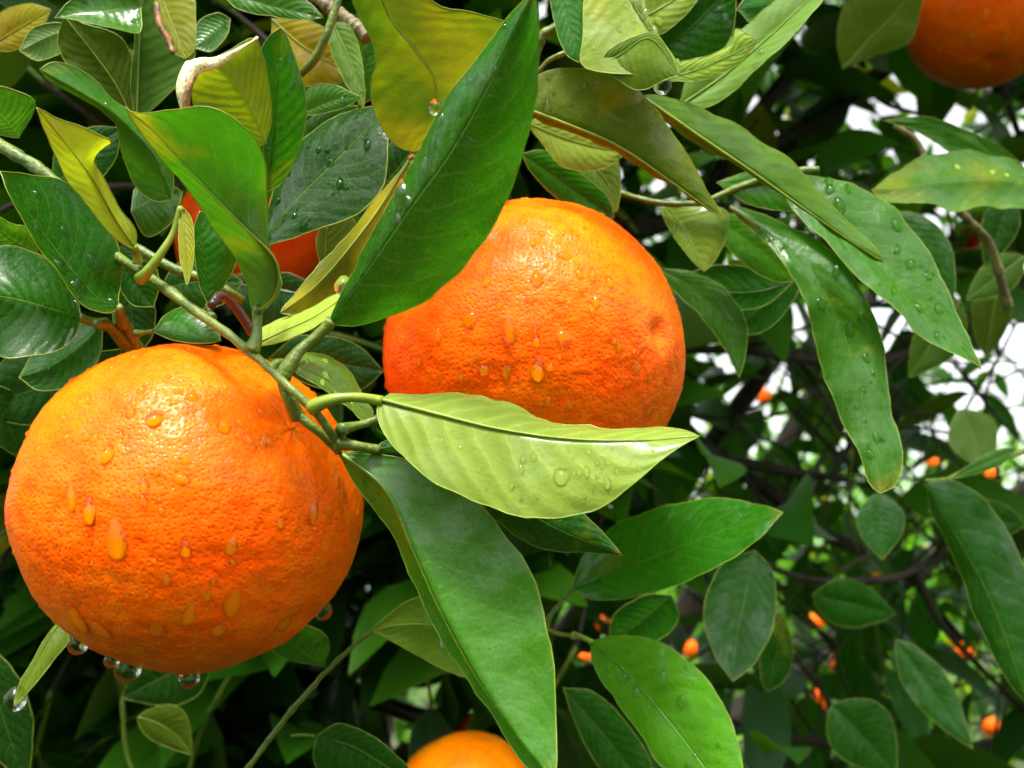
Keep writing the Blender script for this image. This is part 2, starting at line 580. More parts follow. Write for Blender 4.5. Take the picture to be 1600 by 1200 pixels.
# ------------------------------------------------------------------ water drops
def drop_mesh(seed, kind, floor=True):
    r = random.Random(seed)
    V, F = [], []
    seg, rings = 18, 7
    k = 0.50 if kind == 'flat' else 0.62
    ph = [r.uniform(0, 6.28) for _ in range(3)]
    am = [r.uniform(0.03, 0.10), r.uniform(0.02, 0.07), r.uniform(0.0, 0.05)]
    V.append((0, 0, k))
    for i in range(1, rings + 1):
        rr = i / rings
        zz = k * (1 - rr ** 2.6) - 0.03 * rr ** 4
        for j in range(seg):
            q = 2 * math.pi * j / seg
            f = 1 + rr * sum(am[n] * math.cos((n + 2) * q + ph[n]) for n in range(3))
            x, y = math.cos(q) * rr * f, math.sin(q) * rr * f
            if kind == 'tear':                # -y is downhill: full below, thin above
                z = zz * (1 - 0.32 * y)
                x *= (0.98 - 0.45 * max(y, 0) ** 1.2)
                y *= 1.0 + 0.5 * max(y, 0)
            else:
                z = zz * (1 - 0.12 * y)
            V.append((x, y, z))
    for j in range(seg):
        F.append((0, 1 + j, 1 + (j + 1) % seg))
    for i in range(rings - 1):
        for j in range(seg):
            a, b2 = 1 + i * seg + j, 1 + i * seg + (j + 1) % seg
            F.append((a, a + seg, b2 + seg, b2))
    if not floor:
        return mesh('water_drop', V, F, [M_WATER])
    nf = len(F)
    o0 = len(V)
    V.append((0, 0, 0.05))
    for x, y, z in V[1 + (rings - 1) * seg:1 + rings * seg]:
        V.append((x * 0.93, y * 0.93, -0.01))
    for j in range(seg):
        F.append((o0, o0 + 1 + j, o0 + 1 + (j + 1) % seg))
    return mesh('water_drop', V, F, [M_WATER, M_LITFLOOR], fmat=[0] * nf + [1] * seg)

CLEAR = {'flat': [drop_mesh(s, 'flat', False) for s in range(5)], 'tear': [drop_mesh(20 + s, 'tear', False) for s in range(4)]}
DROPS = {'flat': [drop_mesh(s, 'flat') for s in range(5)], 'tear': [drop_mesh(20 + s, 'tear') for s in range(4)]}

def pendant_mesh():
    V, F = [], []
    prof = [(0.42, 1.0), (0.62, 0.75), (0.82, 0.45), (0.96, 0.18), (1.0, -0.02), (0.97, -0.3), (0.82, -0.62), (0.55, -0.88), (0.25, -1.0)]
    seg = 20
    V.append((0, 0, 1.05))
    for r_, z in prof:
        for j in range(seg):
            q = 2 * math.pi * j / seg
            V.append((r_ * math.cos(q), r_ * math.sin(q), z))
    V.append((0, 0, -1.04))
    for j in range(seg):
        F.append((0, 1 + j, 1 + (j + 1) % seg))
        F.append((len(V) - 1, 1 + (len(prof) - 1) * seg + (j + 1) % seg, 1 + (len(prof) - 1) * seg + j))
    for i in range(len(prof) - 1):
        for j in range(seg):
            a, b2 = 1 + i * seg + j, 1 + i * seg + (j + 1) % seg
            F.append((a, a + seg, b2 + seg, b2))
    return mesh('water_drop', V, F, [M_WATER])

PENDANT = pendant_mesh()

def put_drop(parent, origin, p, nrm, wm, hm, kind='flat', turn=0.0, lift=1.0, floor_tint=(1.0, 0.22, 0.0)):  # default floor colour: peel with the drop's gathered light painted in
    """a drop of half-width wm and half-length hm (metres) on a surface at p"""
    nrm = nrm.normalized()
    down = Vector((0, 0, -1)) - nrm * Vector((0, 0, -1)).dot(nrm)
    if down.length < 1e-3:
        down = Vector((0, -1, 0))
    down.normalize()
    down = Matrix.Rotation(turn, 3, nrm) @ down
    y = -down
    x = y.cross(nrm)
    o = bpy.data.objects.new('water_drop', rng.choice((DROPS if floor_tint is not None else CLEAR)[kind]))
    COL.objects.link(o)
    o.parent = parent
    zs = math.sqrt(wm * hm) * lift
    mtx = Matrix((x * wm, y * hm, nrm * zs)).transposed().to_4x4()
    mtx.translation = p - origin
    o.matrix_local = mtx
    if floor_tint is not None:
        o.color = tuple(floor_tint) + (1,)
    o.cycles.is_caustics_caster = True
    o.cycles.is_caustics_receiver = True
    return o

def pendant(parent, origin, p, r):
    o = bpy.data.objects.new('water_drop', PENDANT)
    COL.objects.link(o)
    o.parent = parent
    m = Matrix.Diagonal((r, r, r * 1.05, 1))
    m.translation = p - origin
    o.matrix_local = m
    return o

# ------------------------------------------------------------------ leaves
LEAVES = {}

def lift3(pts, base, tip, dm, de):
    """give pixel points without a depth one that runs from base to tip"""
    full = [base] + list(pts) + [tip]
    cum = [0]
    for a, b_ in zip(full, full[1:]):
        cum.append(cum[-1] + math.hypot(b_[0] - a[0], b_[1] - a[1]))
    res = []
    for q, s in zip(full, cum):
        v = s / cum[-1]
        if len(q) == 3 and q is not base and q is not tip:
            d = q[2]
        else:
            d = base[2] + (tip[2] - base[2]) * v + dm * 4 * v * (1 - v) + de * math.sin(math.pi * v) ** 0.6
        res.append(P(q[0], q[1], d))
    return res

def leaf(parent, side, base, tip, mid, L, Rr, dm=0.0, dl=0.0, dr=0.0, tone='mid', yellow=0.1,
         pet=None, drops=0, dsize=1.0, label=None, key=None, n=34, half=7, bulge=0.07, wave=0.0, pr=0.75, seed=None,
         rim=0.10, tint=1.0, veins=0.85):
    """a leaf blade lofted through midrib and two margins; side 'T' shows its upper side to the camera, 'U' its under side"""
    r = random.Random(seed if seed is not None else int(base[0] * 7 + tip[1] * 3 + base[1]))
    org = parent_origin(parent)
    mp = spline(lift3(mid, base, tip, dm, 0), n)
    lp = spline(lift3(L, base, tip, dm, dl), n)
    rp = spline(lift3(Rr, base, tip, dm, dr), n)
    size = (mp[-1] - mp[0]).length
    # finely uneven margins
    for arr in (lp, rp):
        s = r.uniform(0, 50)
        for i in range(1, n):
            tng = (arr[i + 1] - arr[i - 1]).normalized()
            off = noise.noise_vector(Vector((s, i * 0.55, s))) * (size * 0.0065) * math.sin(math.pi * i / n) ** 0.5
            off += noise.noise_vector(Vector((s, s, i * 0.21))) * (size * (0.008 + wave)) * math.sin(math.pi * i / n)
            arr[i] = arr[i] + off - tng * off.dot(tng)
    rows = []
    for i in range(n + 1):
        row = []
        w_l, w_r = (lp[i] - mp[i]), (rp[i] - mp[i])
        ax = (mp[min(i + 1, n)] - mp[max(i - 1, 0)]).normalized()
        nl = ax.cross(w_l)
        nr = w_r.cross(ax)
        if nl.length > 1e-9: nl.normalize()
        if nr.length > 1e-9: nr.normalize()
        for j in range(-half, half + 1):
            u = abs(j) / half
            wv, nn = (w_l, nl) if j < 0 else (w_r, nr)
            p = mp[i] + wv * u
            if j:
                p = p + nn * (wv.length * bulge * math.sin(math.pi * u))
                p = p + nn * (noise.noise(p * 110 + Vector((r.random() * 0, 0, 0))) * size * 0.017 * u)
            row.append(p)
        rows.append(row)
    W = 2 * half + 1
    # outward normal of the grid as laid out: rows along, columns L->R
    tot = 0.0
    for i in range(2, n - 1, 3):
        for j in range(0, W - 1, 3):
            e = (rows[i + 1][j] - rows[i][j]).cross(rows[i][j + 1] - rows[i][j])
            tot += e.dot(CAM - rows[i][j])
    toward = tot > 0                        # this winding faces the camera
    sgn = 1 if (toward == (side == 'T')) else -1
    if not toward == (side == 'T'):
        pass
    V, UV, F, FM = [], [], [], []
    for i in range(n + 1):
        for j in range(W):
            V.append(rows[i][j])
            UV.append((j / (W - 1), i / n))
    for i in range(n):
        for j in range(W - 1):
            a, b_, c, d = i * W + j, i * W + j + 1, (i + 1) * W + j + 1, (i + 1) * W + j
            F.append((a, d, c, b_) if sgn > 0 else (a, b_, c, d))
            FM.append(0)
    # rounded rim all the way round: the blade's thickness
    loop = [rows[i][0] for i in range(0, n + 1)] + [rows[i][-1] for i in range(n - 1, 0, -1)]
    rv, rf = tube_geo(loop, [rim * 0.001] * len(loop), 5, closed=True)
    o0 = len(V)
    V += rv
    UV += [(0.5, 0.5)] * len(rv)
    for f in rf:
        F.append(tuple(k + o0 for k in f))
        FM.append(1)
    me = mesh('leaf', [v - org for v in V], F, [M_LEAF, M_RIM], fmat=FM, uvs=UV)
    ob = link('leaf', me)
    ob.parent = parent
    top, und = GREEN[tone]
    k = tint * r.uniform(0.94, 1.06)
    ob.color = (top[0] * k, top[1] * k, top[2] * k, 1)
    ob['under'] = [und[0] * k, und[1] * k, und[2] * k]
    ob['yellow'] = float(yellow)
    ob['veins'] = float(veins)
    if label:
        ob['label'] = label
    # midrib stands out on the under side
    nrm_c = []
    for i in range(n + 1):
        ii = min(max(i, 1), n - 1)
        e = (rows[ii + 1][half] - rows[ii - 1][half]).cross(rows[ii][half + 1] - rows[ii][half - 1])
        e = e.normalized() if e.length > 0 else Vector((0, 0, 1))
        if sgn > 0: e = -e
        nrm_c.append(-e)                   # e now = upper normal of faces; ribs lie below
    under_dir = [(-q if True else q) for q in nrm_c]
    rib = []
    for i in range(n + 1):
        up_n = face_upper(rows, i, half, n, sgn)
        rib.append(mp[i] - up_n * (size * 0.0062 * (1 - i / n) ** 0.8 + 0.0001))
    rr = size * 0.0072
    rib_o = tube('midrib', [q for q in rib], lambda s: max(rr * (1 - s) ** 0.8, 0.00008), M_RIB, None, 6)
    rib_o.data.transform(Matrix.Translation(-org))
    rib_o.parent = ob
    if pet:
        pts = [mp[0] + (mp[1] - mp[0]) * 0.5, mp[0]] + [P(*q) for q in pet]
        v_, f_ = tube_geo(spline(pts, 14), lambda s: pr * 0.001 * (0.8 + 0.75 * abs(s - 0.45) ** 1.3 + 0.45 * s * s), 8)
        pe = link('petiole', mesh('petiole', [q - org for q in v_], f_, [M_RIB if tone in ('pale', 'yellow', 'mustard', 'fresh', 'olive', 'bronze', 'bright') else M_STEM]))
        pe.parent = ob
    floor_tint = tuple(c * k * 1.15 for c in top) if side == 'T' and tone in ('deep', 'grey') else (tuple(c * k * 1.2 for c in und) if tone == 'pale' else None)
    # rain drops on the side the camera sees
    for q in range(drops):
        for _ in range(12):
            i = r.randint(3, n - 3)
            j = r.randint(1, W - 3)
            p = rows[i][j].lerp(rows[i][j + 1], r.random())
            nn = (rows[i + 1][j] - rows[i][j]).cross(rows[i][j + 1] - rows[i][j])
            if nn.length < 1e-12: continue
            nn.normalize()
            if nn.dot(CAM - p) < 0: nn = -nn
            if nn.dot((CAM - p).normalized()) > 0.3: break
        s = dsize * 0.001 * (0.28 + 0.95 * r.random() ** 2.4)
        if s > 0.0007 * dsize:
            put_drop(ob, org, p, nn, s * r.uniform(0.75, 0.95), s * r.uniform(1.0, 1.35), r.choice(['flat', 'tear']), r.uniform(-0.4, 0.4), 0.9, floor_tint)
        else:
            put_drop(ob, org, p, nn, s, s * r.uniform(1, 1.3), 'flat', r.uniform(-1, 1), 0.9, floor_tint)
    if key:
        LEAVES[key] = (ob, rows, org, floor_tint)
    ob['_rows'] = 0
    del ob['_rows']
    return ob, rows

def face_upper(rows, i, half, n, sgn):
    ii = min(max(i, 1), n - 1)
    al = rows[ii + 1][half] - rows[ii - 1][half]
    ac = rows[ii][half + 1] - rows[ii][half - 1]
    e = al.cross(ac)
    if e.length < 1e-12:
        return Vector((0, 0, 1))
    e.normalize()
    return e if sgn > 0 else -e

def lens(parent, side, base, tip, wl, wr, bend=0.0, dl=0.0, dr=0.0, dm=0.0, prof=0.85, **kw):
    """a leaf given only by base, tip and half-widths in pixels"""
    bx, by, tx, ty = base[0], base[1], tip[0], tip[1]
    ln = math.hypot(tx - bx, ty - by)
    ux, uy = (tx - bx) / ln, (ty - by) / ln
    px, py = uy, -ux
    def at(v, o):
        c = bend * 4 * v * (1 - v)
        return (bx + (tx - bx) * v + px * (c + o), by + (ty - by) * v + py * (c + o))
    vs = (0.06, 0.18, 0.34, 0.52, 0.70, 0.86, 0.95)
    def wd(v):
        return (math.sin(math.pi * v ** prof)) ** 0.9 * (1.03 - 0.2 * v)
    mid = [at(v, 0) for v in (0.2, 0.4, 0.6, 0.8)]
    Lp = [at(v, wl * wd(v)) for v in vs]
    Rp = [at(v, -wr * wd(v)) for v in vs]
    return leaf(parent, side, base, tip, mid, Lp, Rp, dm, dl, dr, **kw)

# ------------------------------------------------------------------ setting: ground and far air
def ground():
    n = 60
    V, F = [], []
    for i in range(n + 1):
        for j in range(n + 1):
            x = (i / n - 0.5) * 2
            y = (j / n - 0.5) * 2
            x = math.copysign(abs(x) ** 2.2, x) * 220
            y = math.copysign(abs(y) ** 2.2, y) * 220
            V.append((x, y, noise.noise(Vector((x * 0.3, y * 0.3, 0))) * 0.06 - 0.02))
    for i in range(n):
        for j in range(n):
            a = i * (n + 1) + j
            F.append((a, a + n + 1, a + n + 2, a + 1))
    m, t = newmat('orchard_grass')
    b = NB(t)
    out = b.n('ShaderNodeOutputMaterial')
    tc = b.n('ShaderNodeTexCoord')
    n1 = b.noise(tc.outputs['Object'], 1.6, 5, 0.65)
    n2 = b.noise(tc.outputs['Object'], 40, 4, 0.7)
    col = b.mix(b.ramp(n1, 0.35, 0.65), (0.025, 0.06, 0.008, 1), (0.07, 0.075, 0.02, 1))
    col = b.mul(col, b.mix(n2, (0.5, 0.5, 0.5, 1), (1.5, 1.5, 1.5, 1)))
    pr = b.n('ShaderNodeBsdfPrincipled')
    b.put(pr, 'Base Color', col)
    b.put(pr, 'Roughness', 0.9)
    bm_ = b.n('ShaderNodeBump')
    bm_.inputs['Distance'].default_value = 0.04
    b.put(bm_, 'Height', n2)
    b.put(pr, 'Normal', bm_.outputs[0])
    t.links.new(pr.outputs[0], out.inputs[0])
    o = link('ground', mesh('ground', V, F, [m]))
    o['kind'] = 'structure'
ground()

# small leaf for foliage masses: 2 x 3 quads, folded along the midrib
def mass_leaf_template():
    pts = []
    vs = (0.0, 0.12, 0.3, 0.52, 0.76, 1.0)
    for i, v in enumerate(vs):
        wv = (0.012, 0.11, 0.175, 0.18, 0.115, 0.006)[i]
        z = (0.0, 0.025, 0.04, 0.03, -0.01, -0.08)[i]
        pts += [(-wv, v, z + wv * 0.28), (0, v, z), (wv, v, z + wv * 0.28)]
    fs = []
    for i in range(len(vs) - 1):
        a = i * 3
        fs += [(a, a + 1, a + 4, a + 3), (a + 1, a + 2, a + 5, a + 4)]
    uv = [((q % 3) / 2, vs[q // 3]) for q in range(len(pts))]
    return np.array(pts), fs, uv
MT_V, MT_F, MT_UV = mass_leaf_template()

def mass_mesh(name, spots, mat=None):
    """spots: (position, length, matrix3) for each leaf -> one mesh"""
    N = len(spots)
    K = len(MT_V)
    V = np.empty((N * K, 3))
    for i, (p, ln, mtx) in enumerate(spots):
        V[i * K:(i + 1) * K] = (MT_V * ln) @ np.array(mtx).T + np.array(p)
    F = []
    for i in range(N):
        F += [tuple(k + i * K for k in f) for f in MT_F]
    return mesh(name, V, F, [mat or M_MASS], uvs=MT_UV * N)

def leaf_frame(axis, upish, roll):
    y = axis.normalized()
    z = upish - y * upish.dot(y)
    if z.length < 1e-4:
        z = Vector((1, 0, 0)) - y * y.x
    z.normalize()
    z = Matrix.Rotation(roll, 3, y) @ z
    x = y.cross(z)
    return Matrix((x, y, z)).transposed()

# ------------------------------------------------------------------ far orchard trees
def orange_template(seed, segs, rings, mat, lump=1.0):
    """unit orange, stem end at +Z, flower end at -Z"""
    r = random.Random(seed)
    o = Vector((r.uniform(0, 90), r.uniform(0, 90), r.uniform(0, 90)))
    V, F = [], []
    for i in range(rings + 1):
        th = math.pi * i / rings
        for j in range(segs):
            ph = 2 * math.pi * j / segs
            d = Vector((math.sin(th) * math.cos(ph), math.sin(th) * math.sin(ph), math.cos(th)))
            rad = 1 + lump * (0.022 * noise.noise(d * 1.6 + o) + 0.010 * noise.noise(d * 4 + o) + 0.005 * noise.noise(d * 11 + o)
                              + 0.0035 * noise.noise(d * 24 + o) + 0.0025 * noise.noise(d * 46 + o))
            top = math.exp(-(th / 0.16) ** 2)
            bot = math.exp(-((math.pi - th) / 0.085) ** 2)
            groove = math.exp(-(th / 0.55) ** 2) * 0.004 * math.cos(ph * 7 + 1.3)
            rad += -0.035 * top - 0.05 * bot + groove * lump
            V.append(Vector((d.x, d.y, d.z * 0.955)) * rad)
    for i in range(rings):
        for j in range(segs):
            a, b_ = i * segs + j, i * segs + (j + 1) % segs
            F.append((a, a + segs, b_ + segs, b_))
    return V, F

FAR_ORANGE = None
def far_orange(p, r, label):
    global FAR_ORANGE
    if FAR_ORANGE is None:
        V, F = orange_template(3, 20, 14, M_PEEL, 1)
        FAR_ORANGE = mesh('far_orange', V, F, [M_PEEL])
    o = link('orange', FAR_ORANGE)
    o.location = p
    o.scale = (r, r, r)
    o.rotation_euler = (rng.uniform(-.4, .4), rng.uniform(-.4, .4), rng.uniform(0, 6))
    o['label'] = label
    o['category'] = 'orange'
    o['group'] = 'far oranges in the orchard trees'
    return o

def far_tree(x, y, h, rad, nleaf, label, seed):
    r = random.Random(seed)
    t = thing('orange_tree', label, 'tree', Vector((x, y, 0)), 'orchard trees beyond the near tree')
    tube('trunk', [Vector((x, y, -0.1)), Vector((x + r.uniform(-.1, .1), y, h * 0.25)), Vector((x + r.uniform(-.2, .2), y, h * 0.6))],
         lambda s: 0.075 * (1 - 0.6 * s), M_BARK, t, 8, n=8)
    for k in range(5):
        a = r.uniform(0, 6.28)
        tube('limb', [Vector((x, y, h * r.uniform(0.22, 0.4))), Vector((x + math.cos(a) * rad * .4, y + math.sin(a) * rad * .4, h * r.uniform(0.45, 0.6))),
                      Vector((x + math.cos(a) * rad * .8, y + math.sin(a) * rad * .8, h * r.uniform(0.6, 0.9)))],
             lambda s: 0.035 * (1 - 0.8 * s), M_BARK, t, 6, n=7)
    clumps = []
    for k in range(34):
        d = Vector((r.gauss(0, 1), r.gauss(0, 1), r.gauss(0, 1))).normalized() * r.uniform(0.35, 0.95)
        clumps.append(Vector((x + d.x * rad, y + d.y * rad, h * 0.58 + d.z * h * 0.42)))
    sp = []
    for q in range(nleaf):
        c = r.choice(clumps)
        p = c + Vector((r.gauss(0, 1), r.gauss(0, 1), r.gauss(0, 1))) * rad * 0.17
        if p.z < 0.25: continue
        ax = Vector((p.x - x, p.y - y, (p.z - h * 0.6) * 0.5)) + Vector((r.gauss(0, 1), r.gauss(0, 1), r.gauss(-.3, .8))) * 0.6
        sp.append((p - Vector((x, y, 0)), r.uniform(0.07, 0.11), leaf_frame(ax, Vector((0, 0, 1)), r.gauss(0, .7))))
    c = link('crown', mass_mesh('crown', sp, M_FARLIT))
    c.parent = t
    c['kind'] = 'stuff'
    return clumps

FT = [(1.55, 5.6, 3.0, 1.25, 'rounded orange tree with fruit, nearest one seen through the right-hand gaps'),
      (3.6, 6.0, 2.95, 1.5, 'broad orange tree at the right edge beyond the near branches'),
      (0.1, 7.6, 3.2, 1.4, 'orange tree far behind the middle of the picture'),
      (-2.6, 8.0, 3.2, 1.4, 'orange tree far behind the front orange, mostly hidden'),
      (2.7, 9.0, 3.7, 1.7, 'distant orange tree between the two trees on the right'),
      (5.4, 9.5, 3.8, 1.7, 'farthest orange tree on the far right')]
FT += [(-2.6, -2.9, 3.3, 1.5, 'unseen orange tree added behind the viewer on the left to block low sky'),  # unseen trees, added to block low sky light around the camera
       (0.3, -3.3, 3.3, 1.5, 'unseen orange tree added straight behind the viewer to block low sky'),
       (3.2, -2.8, 3.3, 1.5, 'unseen orange tree added behind the viewer on the right to block low sky'),
       (-4.4, 0.6, 3.2, 1.4, 'unseen orange tree added beyond the left edge to block low sky')]
tree_clumps = []
for k, (x, y, h, rad, lab) in enumerate(FT):
    tree_clumps.append(far_tree(x, y, h, rad, 4600, lab, 50 + k))

# ------------------------------------------------------------------ limbs of the near tree
def limb(label, pts, r0, r1, mat=M_BARK, sub=(), bare=14):
    pts3 = [P(*q) for q in pts]
    t = thing('tree_limb', label, 'branch', pts3[0], 'dark bare limbs inside the tree')
    tube('wood', pts3, lambda s: (r0 + (r1 - r0) * s) * 0.0008 * (1 + 0.12 * math.sin(s * 23)), mat, t, 9, 0.0006, n=26)
    for sp, a, b_ in sub:
        tube('side_twig', [P(*q) for q in sp], lambda s, a=a, b_=b_: (a + (b_ - a) * s) * 0.001, mat, t, 7, 0.0003, n=14)
    rr = random.Random(int(pts[0][0] + pts[0][1]))
    path = spline(pts3, 26)
    for k in range(bare):
        i = rr.randint(3, 25)
        a = path[i]
        dv = ((path[min(i + 1, 26)] - path[i - 1]).normalized() * rr.uniform(-.4, .9) + RGT * rr.gauss(0, .7) + UPV * rr.gauss(0, .7) + FWD * rr.gauss(0, .5)).normalized()
        ln = rr.uniform(0.08, 0.30)
        kink = Vector((rr.gauss(0, .2), rr.gauss(0, .2), rr.gauss(0, .2))) * ln
        tube('side_twig', [a, a + dv * ln * 0.5 + kink, a + dv * ln + kink * 0.4], lambda s: 0.0011 * (1 - 0.65 * s), mat, t, 5, 0.0003, n=9)
    return t

limb('thick black limb rising steeply between the top leaves and the upper right orange',
     [(1040, 420, 80), (1110, 300, 80), (1190, 170, 82), (1290, 60, 85), (1370, -40, 88)], 12, 8, M_BARK,
     [([(1180, 130, 82), (1215, 200, 80), (1250, 235, 79), (1275, 248, 78)], 3, 1.6), ([(1200, 155, 82), (1290, 25, 79), (1320, 20, 79)], 2.5, 1.5)])
limb('dark level limb passing just below the upper right orange',
     [(1190, 240, 70), (1290, 180, 70), (1390, 105, 70), (1450, 100, 72), (1620, 150, 74)], 8, 7, M_BARK,
     [([(1345, 120, 70), (1380, 160, 67), (1440, 180, 66)], 2.4, 1.5), ([(1570, 140, 72), (1585, 190, 70), (1600, 230, 69)], 3, 2.4)], 0)
limb('thin dark limb crossing level behind the long drooping leaves',
     [(1050, 545, 56), (1160, 548, 56), (1270, 562, 57), (1400, 560, 58), (1500, 500, 58), (1620, 430, 60)], 3.2, 4.2, M_BARK)
limb('thick dark limb slanting down right of the pale leaf tip',
     [(1010, 610, 66), (1100, 700, 66), (1200, 765, 68), (1300, 840, 70), (1400, 880, 72), (1500, 1000, 75)], 8.5, 4, M_BARK,
     [([(1120, 715, 66), (1220, 735, 66), (1320, 748, 68)], 4, 3), ([(1130, 700, 66), (1190, 780, 64), (1240, 830, 63)], 2, 1.2)])
limb('dark forked limb above the lower right leaves',
     [(1170, 870, 52), (1260, 905, 52), (1380, 905, 53), (1450, 880, 54), (1560, 790, 56), (1620, 770, 57)], 2.4, 3.2, M_BARK,
     [([(1430, 890, 54), (1460, 960, 55), (1500, 1010, 56), (1620, 1130, 58)], 2.2, 1.4)], 0)
limb('dark limb running level along the bottom right corner',
     [(1120, 1120, 62), (1220, 1150, 62), (1350, 1170, 63), (1480, 1165, 64), (1620, 1160, 66)], 2.4, 3.4, M_BARK,
     [([(1130, 905, 60), (1220, 1000, 60), (1290, 1090, 61), (1320, 1165, 62)], 2, 1.6)])
limb('dull reddish limb in the shade below the front orange',
     [(380, 1040, 62), (520, 1070, 60), (640, 1115, 58), (760, 1150, 58), (900, 1240, 58)], 8, 7, M_BLACK)
limb('hanging bare twigs in the dark under the front orange',
     [(190, 1045, 40), (192, 1110, 40), (197, 1170, 40), (215, 1230, 40)], 1.2, 1.0, M_STEM,
     [([(390, 1010, 42), (345, 1080, 42), (310, 1150, 43), (290, 1230, 43)], 1.1, 1.0)], 2)
limb('dark horizontal limb behind the second orange',
     [(900, 380, 64), (1000, 360, 64), (1100, 330, 66), (1230, 350, 68)], 9, 6, M_BARK)

limb('wiry dark twig arching from the second orange to the hanging leaf', [(1080, 650, 60), (1180, 655, 60), (1260, 640, 61), (1310, 690, 62), (1330, 760, 63)], 1.5, 1.0, M_BARK, (), 6)
limb('wiry dark twig slanting through the middle of the right tangle', [(1240, 640, 72), (1310, 710, 72), (1400, 790, 73), (1480, 860, 74), (1610, 900, 76)], 2.2, 1.4, M_BARK, (), 10)
limb('wiry dark twig rising along the right edge', [(1590, 860, 64), (1560, 740, 64), (1540, 620, 65), (1590, 500, 66)], 1.6, 1.2, M_BARK, (), 8)
limb('wiry dark twig bundle low in the right tangle', [(1150, 860, 75), (1260, 960, 75), (1330, 1040, 76), (1420, 1110, 77), (1520, 1230, 78)], 2.0, 1.3, M_BARK, (), 12)
limb('wiry dark twig level above the bottom right limb', [(1160, 1060, 90), (1300, 1010, 90), (1450, 1040, 92), (1610, 1000, 94)], 2.0, 1.4, M_BARK, (), 12)

# ------------------------------------------------------------------ oranges
ORG = {}
def orange(key, cx, cy, d, r, label, stem_dir, mat=M_PEEL, seed=1, segs=200, rings=140, calyx=True, navel=False, group=None, squash=1.0):
    c = P(cx, cy, d)
    t = thing('orange', label, 'orange', c, group)
    V, F = orange_template(seed, segs, rings, mat)
    rot = stem_dir.normalized().to_track_quat('Z', 'Y').to_matrix()
    SQ = Matrix.Diagonal((1, 1, squash))
    V = [SQ @ (rot @ (v * (r * 0.01))) for v in V]
    pe = link('peel', mesh('peel', V, F, [mat]))
    pe.parent = t
    pe.cycles.is_caustics_receiver = True
    s = r * 0.01
    if calyx:
        cv, cf = [], []
        k = 40
        cv.append(Vector((0, 0, 0.925)))
        for i, rr in enumerate((0.03, 0.055, 0.075)):
            for j in range(k):
                a = 2 * math.pi * j / k
                lobe = 1 + (0.07 * math.cos(5 * a) if i == 2 else 0.05 * math.cos(5 * a))
                cv.append(Vector((math.cos(a) * rr * lobe, math.sin(a) * rr * lobe, (0.92, 0.91, 0.905)[i] + 0.008 * math.sin(3 * a))))
        for j in range(k):
            cf.append((0, 1 + j, 1 + (j + 1) % k))
        for i in range(2):
            for j in range(k):
                a, b_ = 1 + i * k + j, 1 + i * k + (j + 1) % k
                cf.append((a, a + k, b_ + k, b_))
        ca = link('calyx', mesh('calyx', [SQ @ (rot @ (v * s)) for v in cv], cf, [M_STEM]))
        ca.parent = t
        so = ca.modifiers.new('thick', 'SOLIDIFY')
        so.thickness = 0.0008
    if navel:
        nv, nf = [], []
        k = 24
        rr_ = random.Random(4)
        nv.append(Vector((0, 0, -0.895)))
        for i, (rad, z) in enumerate(((0.02, -0.905), (0.045, -0.888), (0.062, -0.90), (0.085, -0.915))):
            for j in range(k):
                a = 2 * math.pi * j / k
                f = 1 + 0.2 * math.sin(2 * a + 1) + 0.1 * math.sin(5 * a)
                nv.append(Vector((math.cos(a) * rad * f, math.sin(a) * rad * f * 1.25, z + rr_.uniform(-.004, .004))))
        for j in range(k):
            nf.append((0, 1 + (j + 1) % k, 1 + j))
        for i in range(3):
            for j in range(k):
                a, b_ = 1 + i * k + j, 1 + i * k + (j + 1) % k
                nf.append((a, b_, b_ + k, a + k))
        na = link('navel', mesh('navel', [rot @ (v * s) for v in nv], nf, [M_SCAR]))
        na.parent = t
    bvh = BVHTree.FromPolygons([v + c for v in V], F)
    ORG[key] = (t, bvh, c, s)
    return t

def orange_drops(key, listed, count, seed, smin=0.25, smax=0.95, lo=None):
    t, bvh, c, s = ORG[key]
    r = random.Random(seed)
    for (x, y, wpx, hpx) in listed:
        hit, nrm, _, dist = bvh.ray_cast(CAM, ray(x, y))
        if hit is None: continue
        ppm = FPX / (dist)                              # pixels per metre there
        fo = max(abs(nrm.dot(ray(x, y))), 0.45)
        put_drop(t, c, hit, nrm, wpx / 2 / ppm, hpx / 2 / ppm / (0.5 + 0.5 * fo), 'tear' if hpx > wpx * 1.25 else 'flat', r.uniform(-.15, .15), 1.05)
    k = 0
    tries = 0
    cz = project(c)
    while k < count and tries < count * 30:
        tries += 1
        d = Vector((r.gauss(0, 1), r.gauss(0, 1), r.gauss(0, 1))).normalized()
        if d.dot((CAM - c).normalized()) < 0.12: continue
        if d.z < -0.75: continue
        hit, nrm, _, dist = bvh.ray_cast(c, d)
        if hit is None: continue
        z = r.random()
        sz = 0.001 * (smin + (smax - smin) * z ** 2.2)
        put_drop(t, c, hit, nrm, sz * r.uniform(0.8, 1.0), sz * r.uniform(0.95, 1.5), 'tear' if z > 0.85 else 'flat', r.uniform(-.5, .5), 1.0)
        k += 1

# front orange: stem end up and to the right
c0 = P(289, 789, 20.6)
def dir_to(cx, cy, d, px, py, r):
    c = P(cx, cy, d)
    o = CAM - c
    rd = ray(px, py)
    b_ = o.dot(rd)
    disc = b_ * b_ - (o.length_squared - (r * 0.01) ** 2)
    t_ = -b_ - math.sqrt(max(disc, 0))
    return (CAM + rd * t_ - c).normalized()

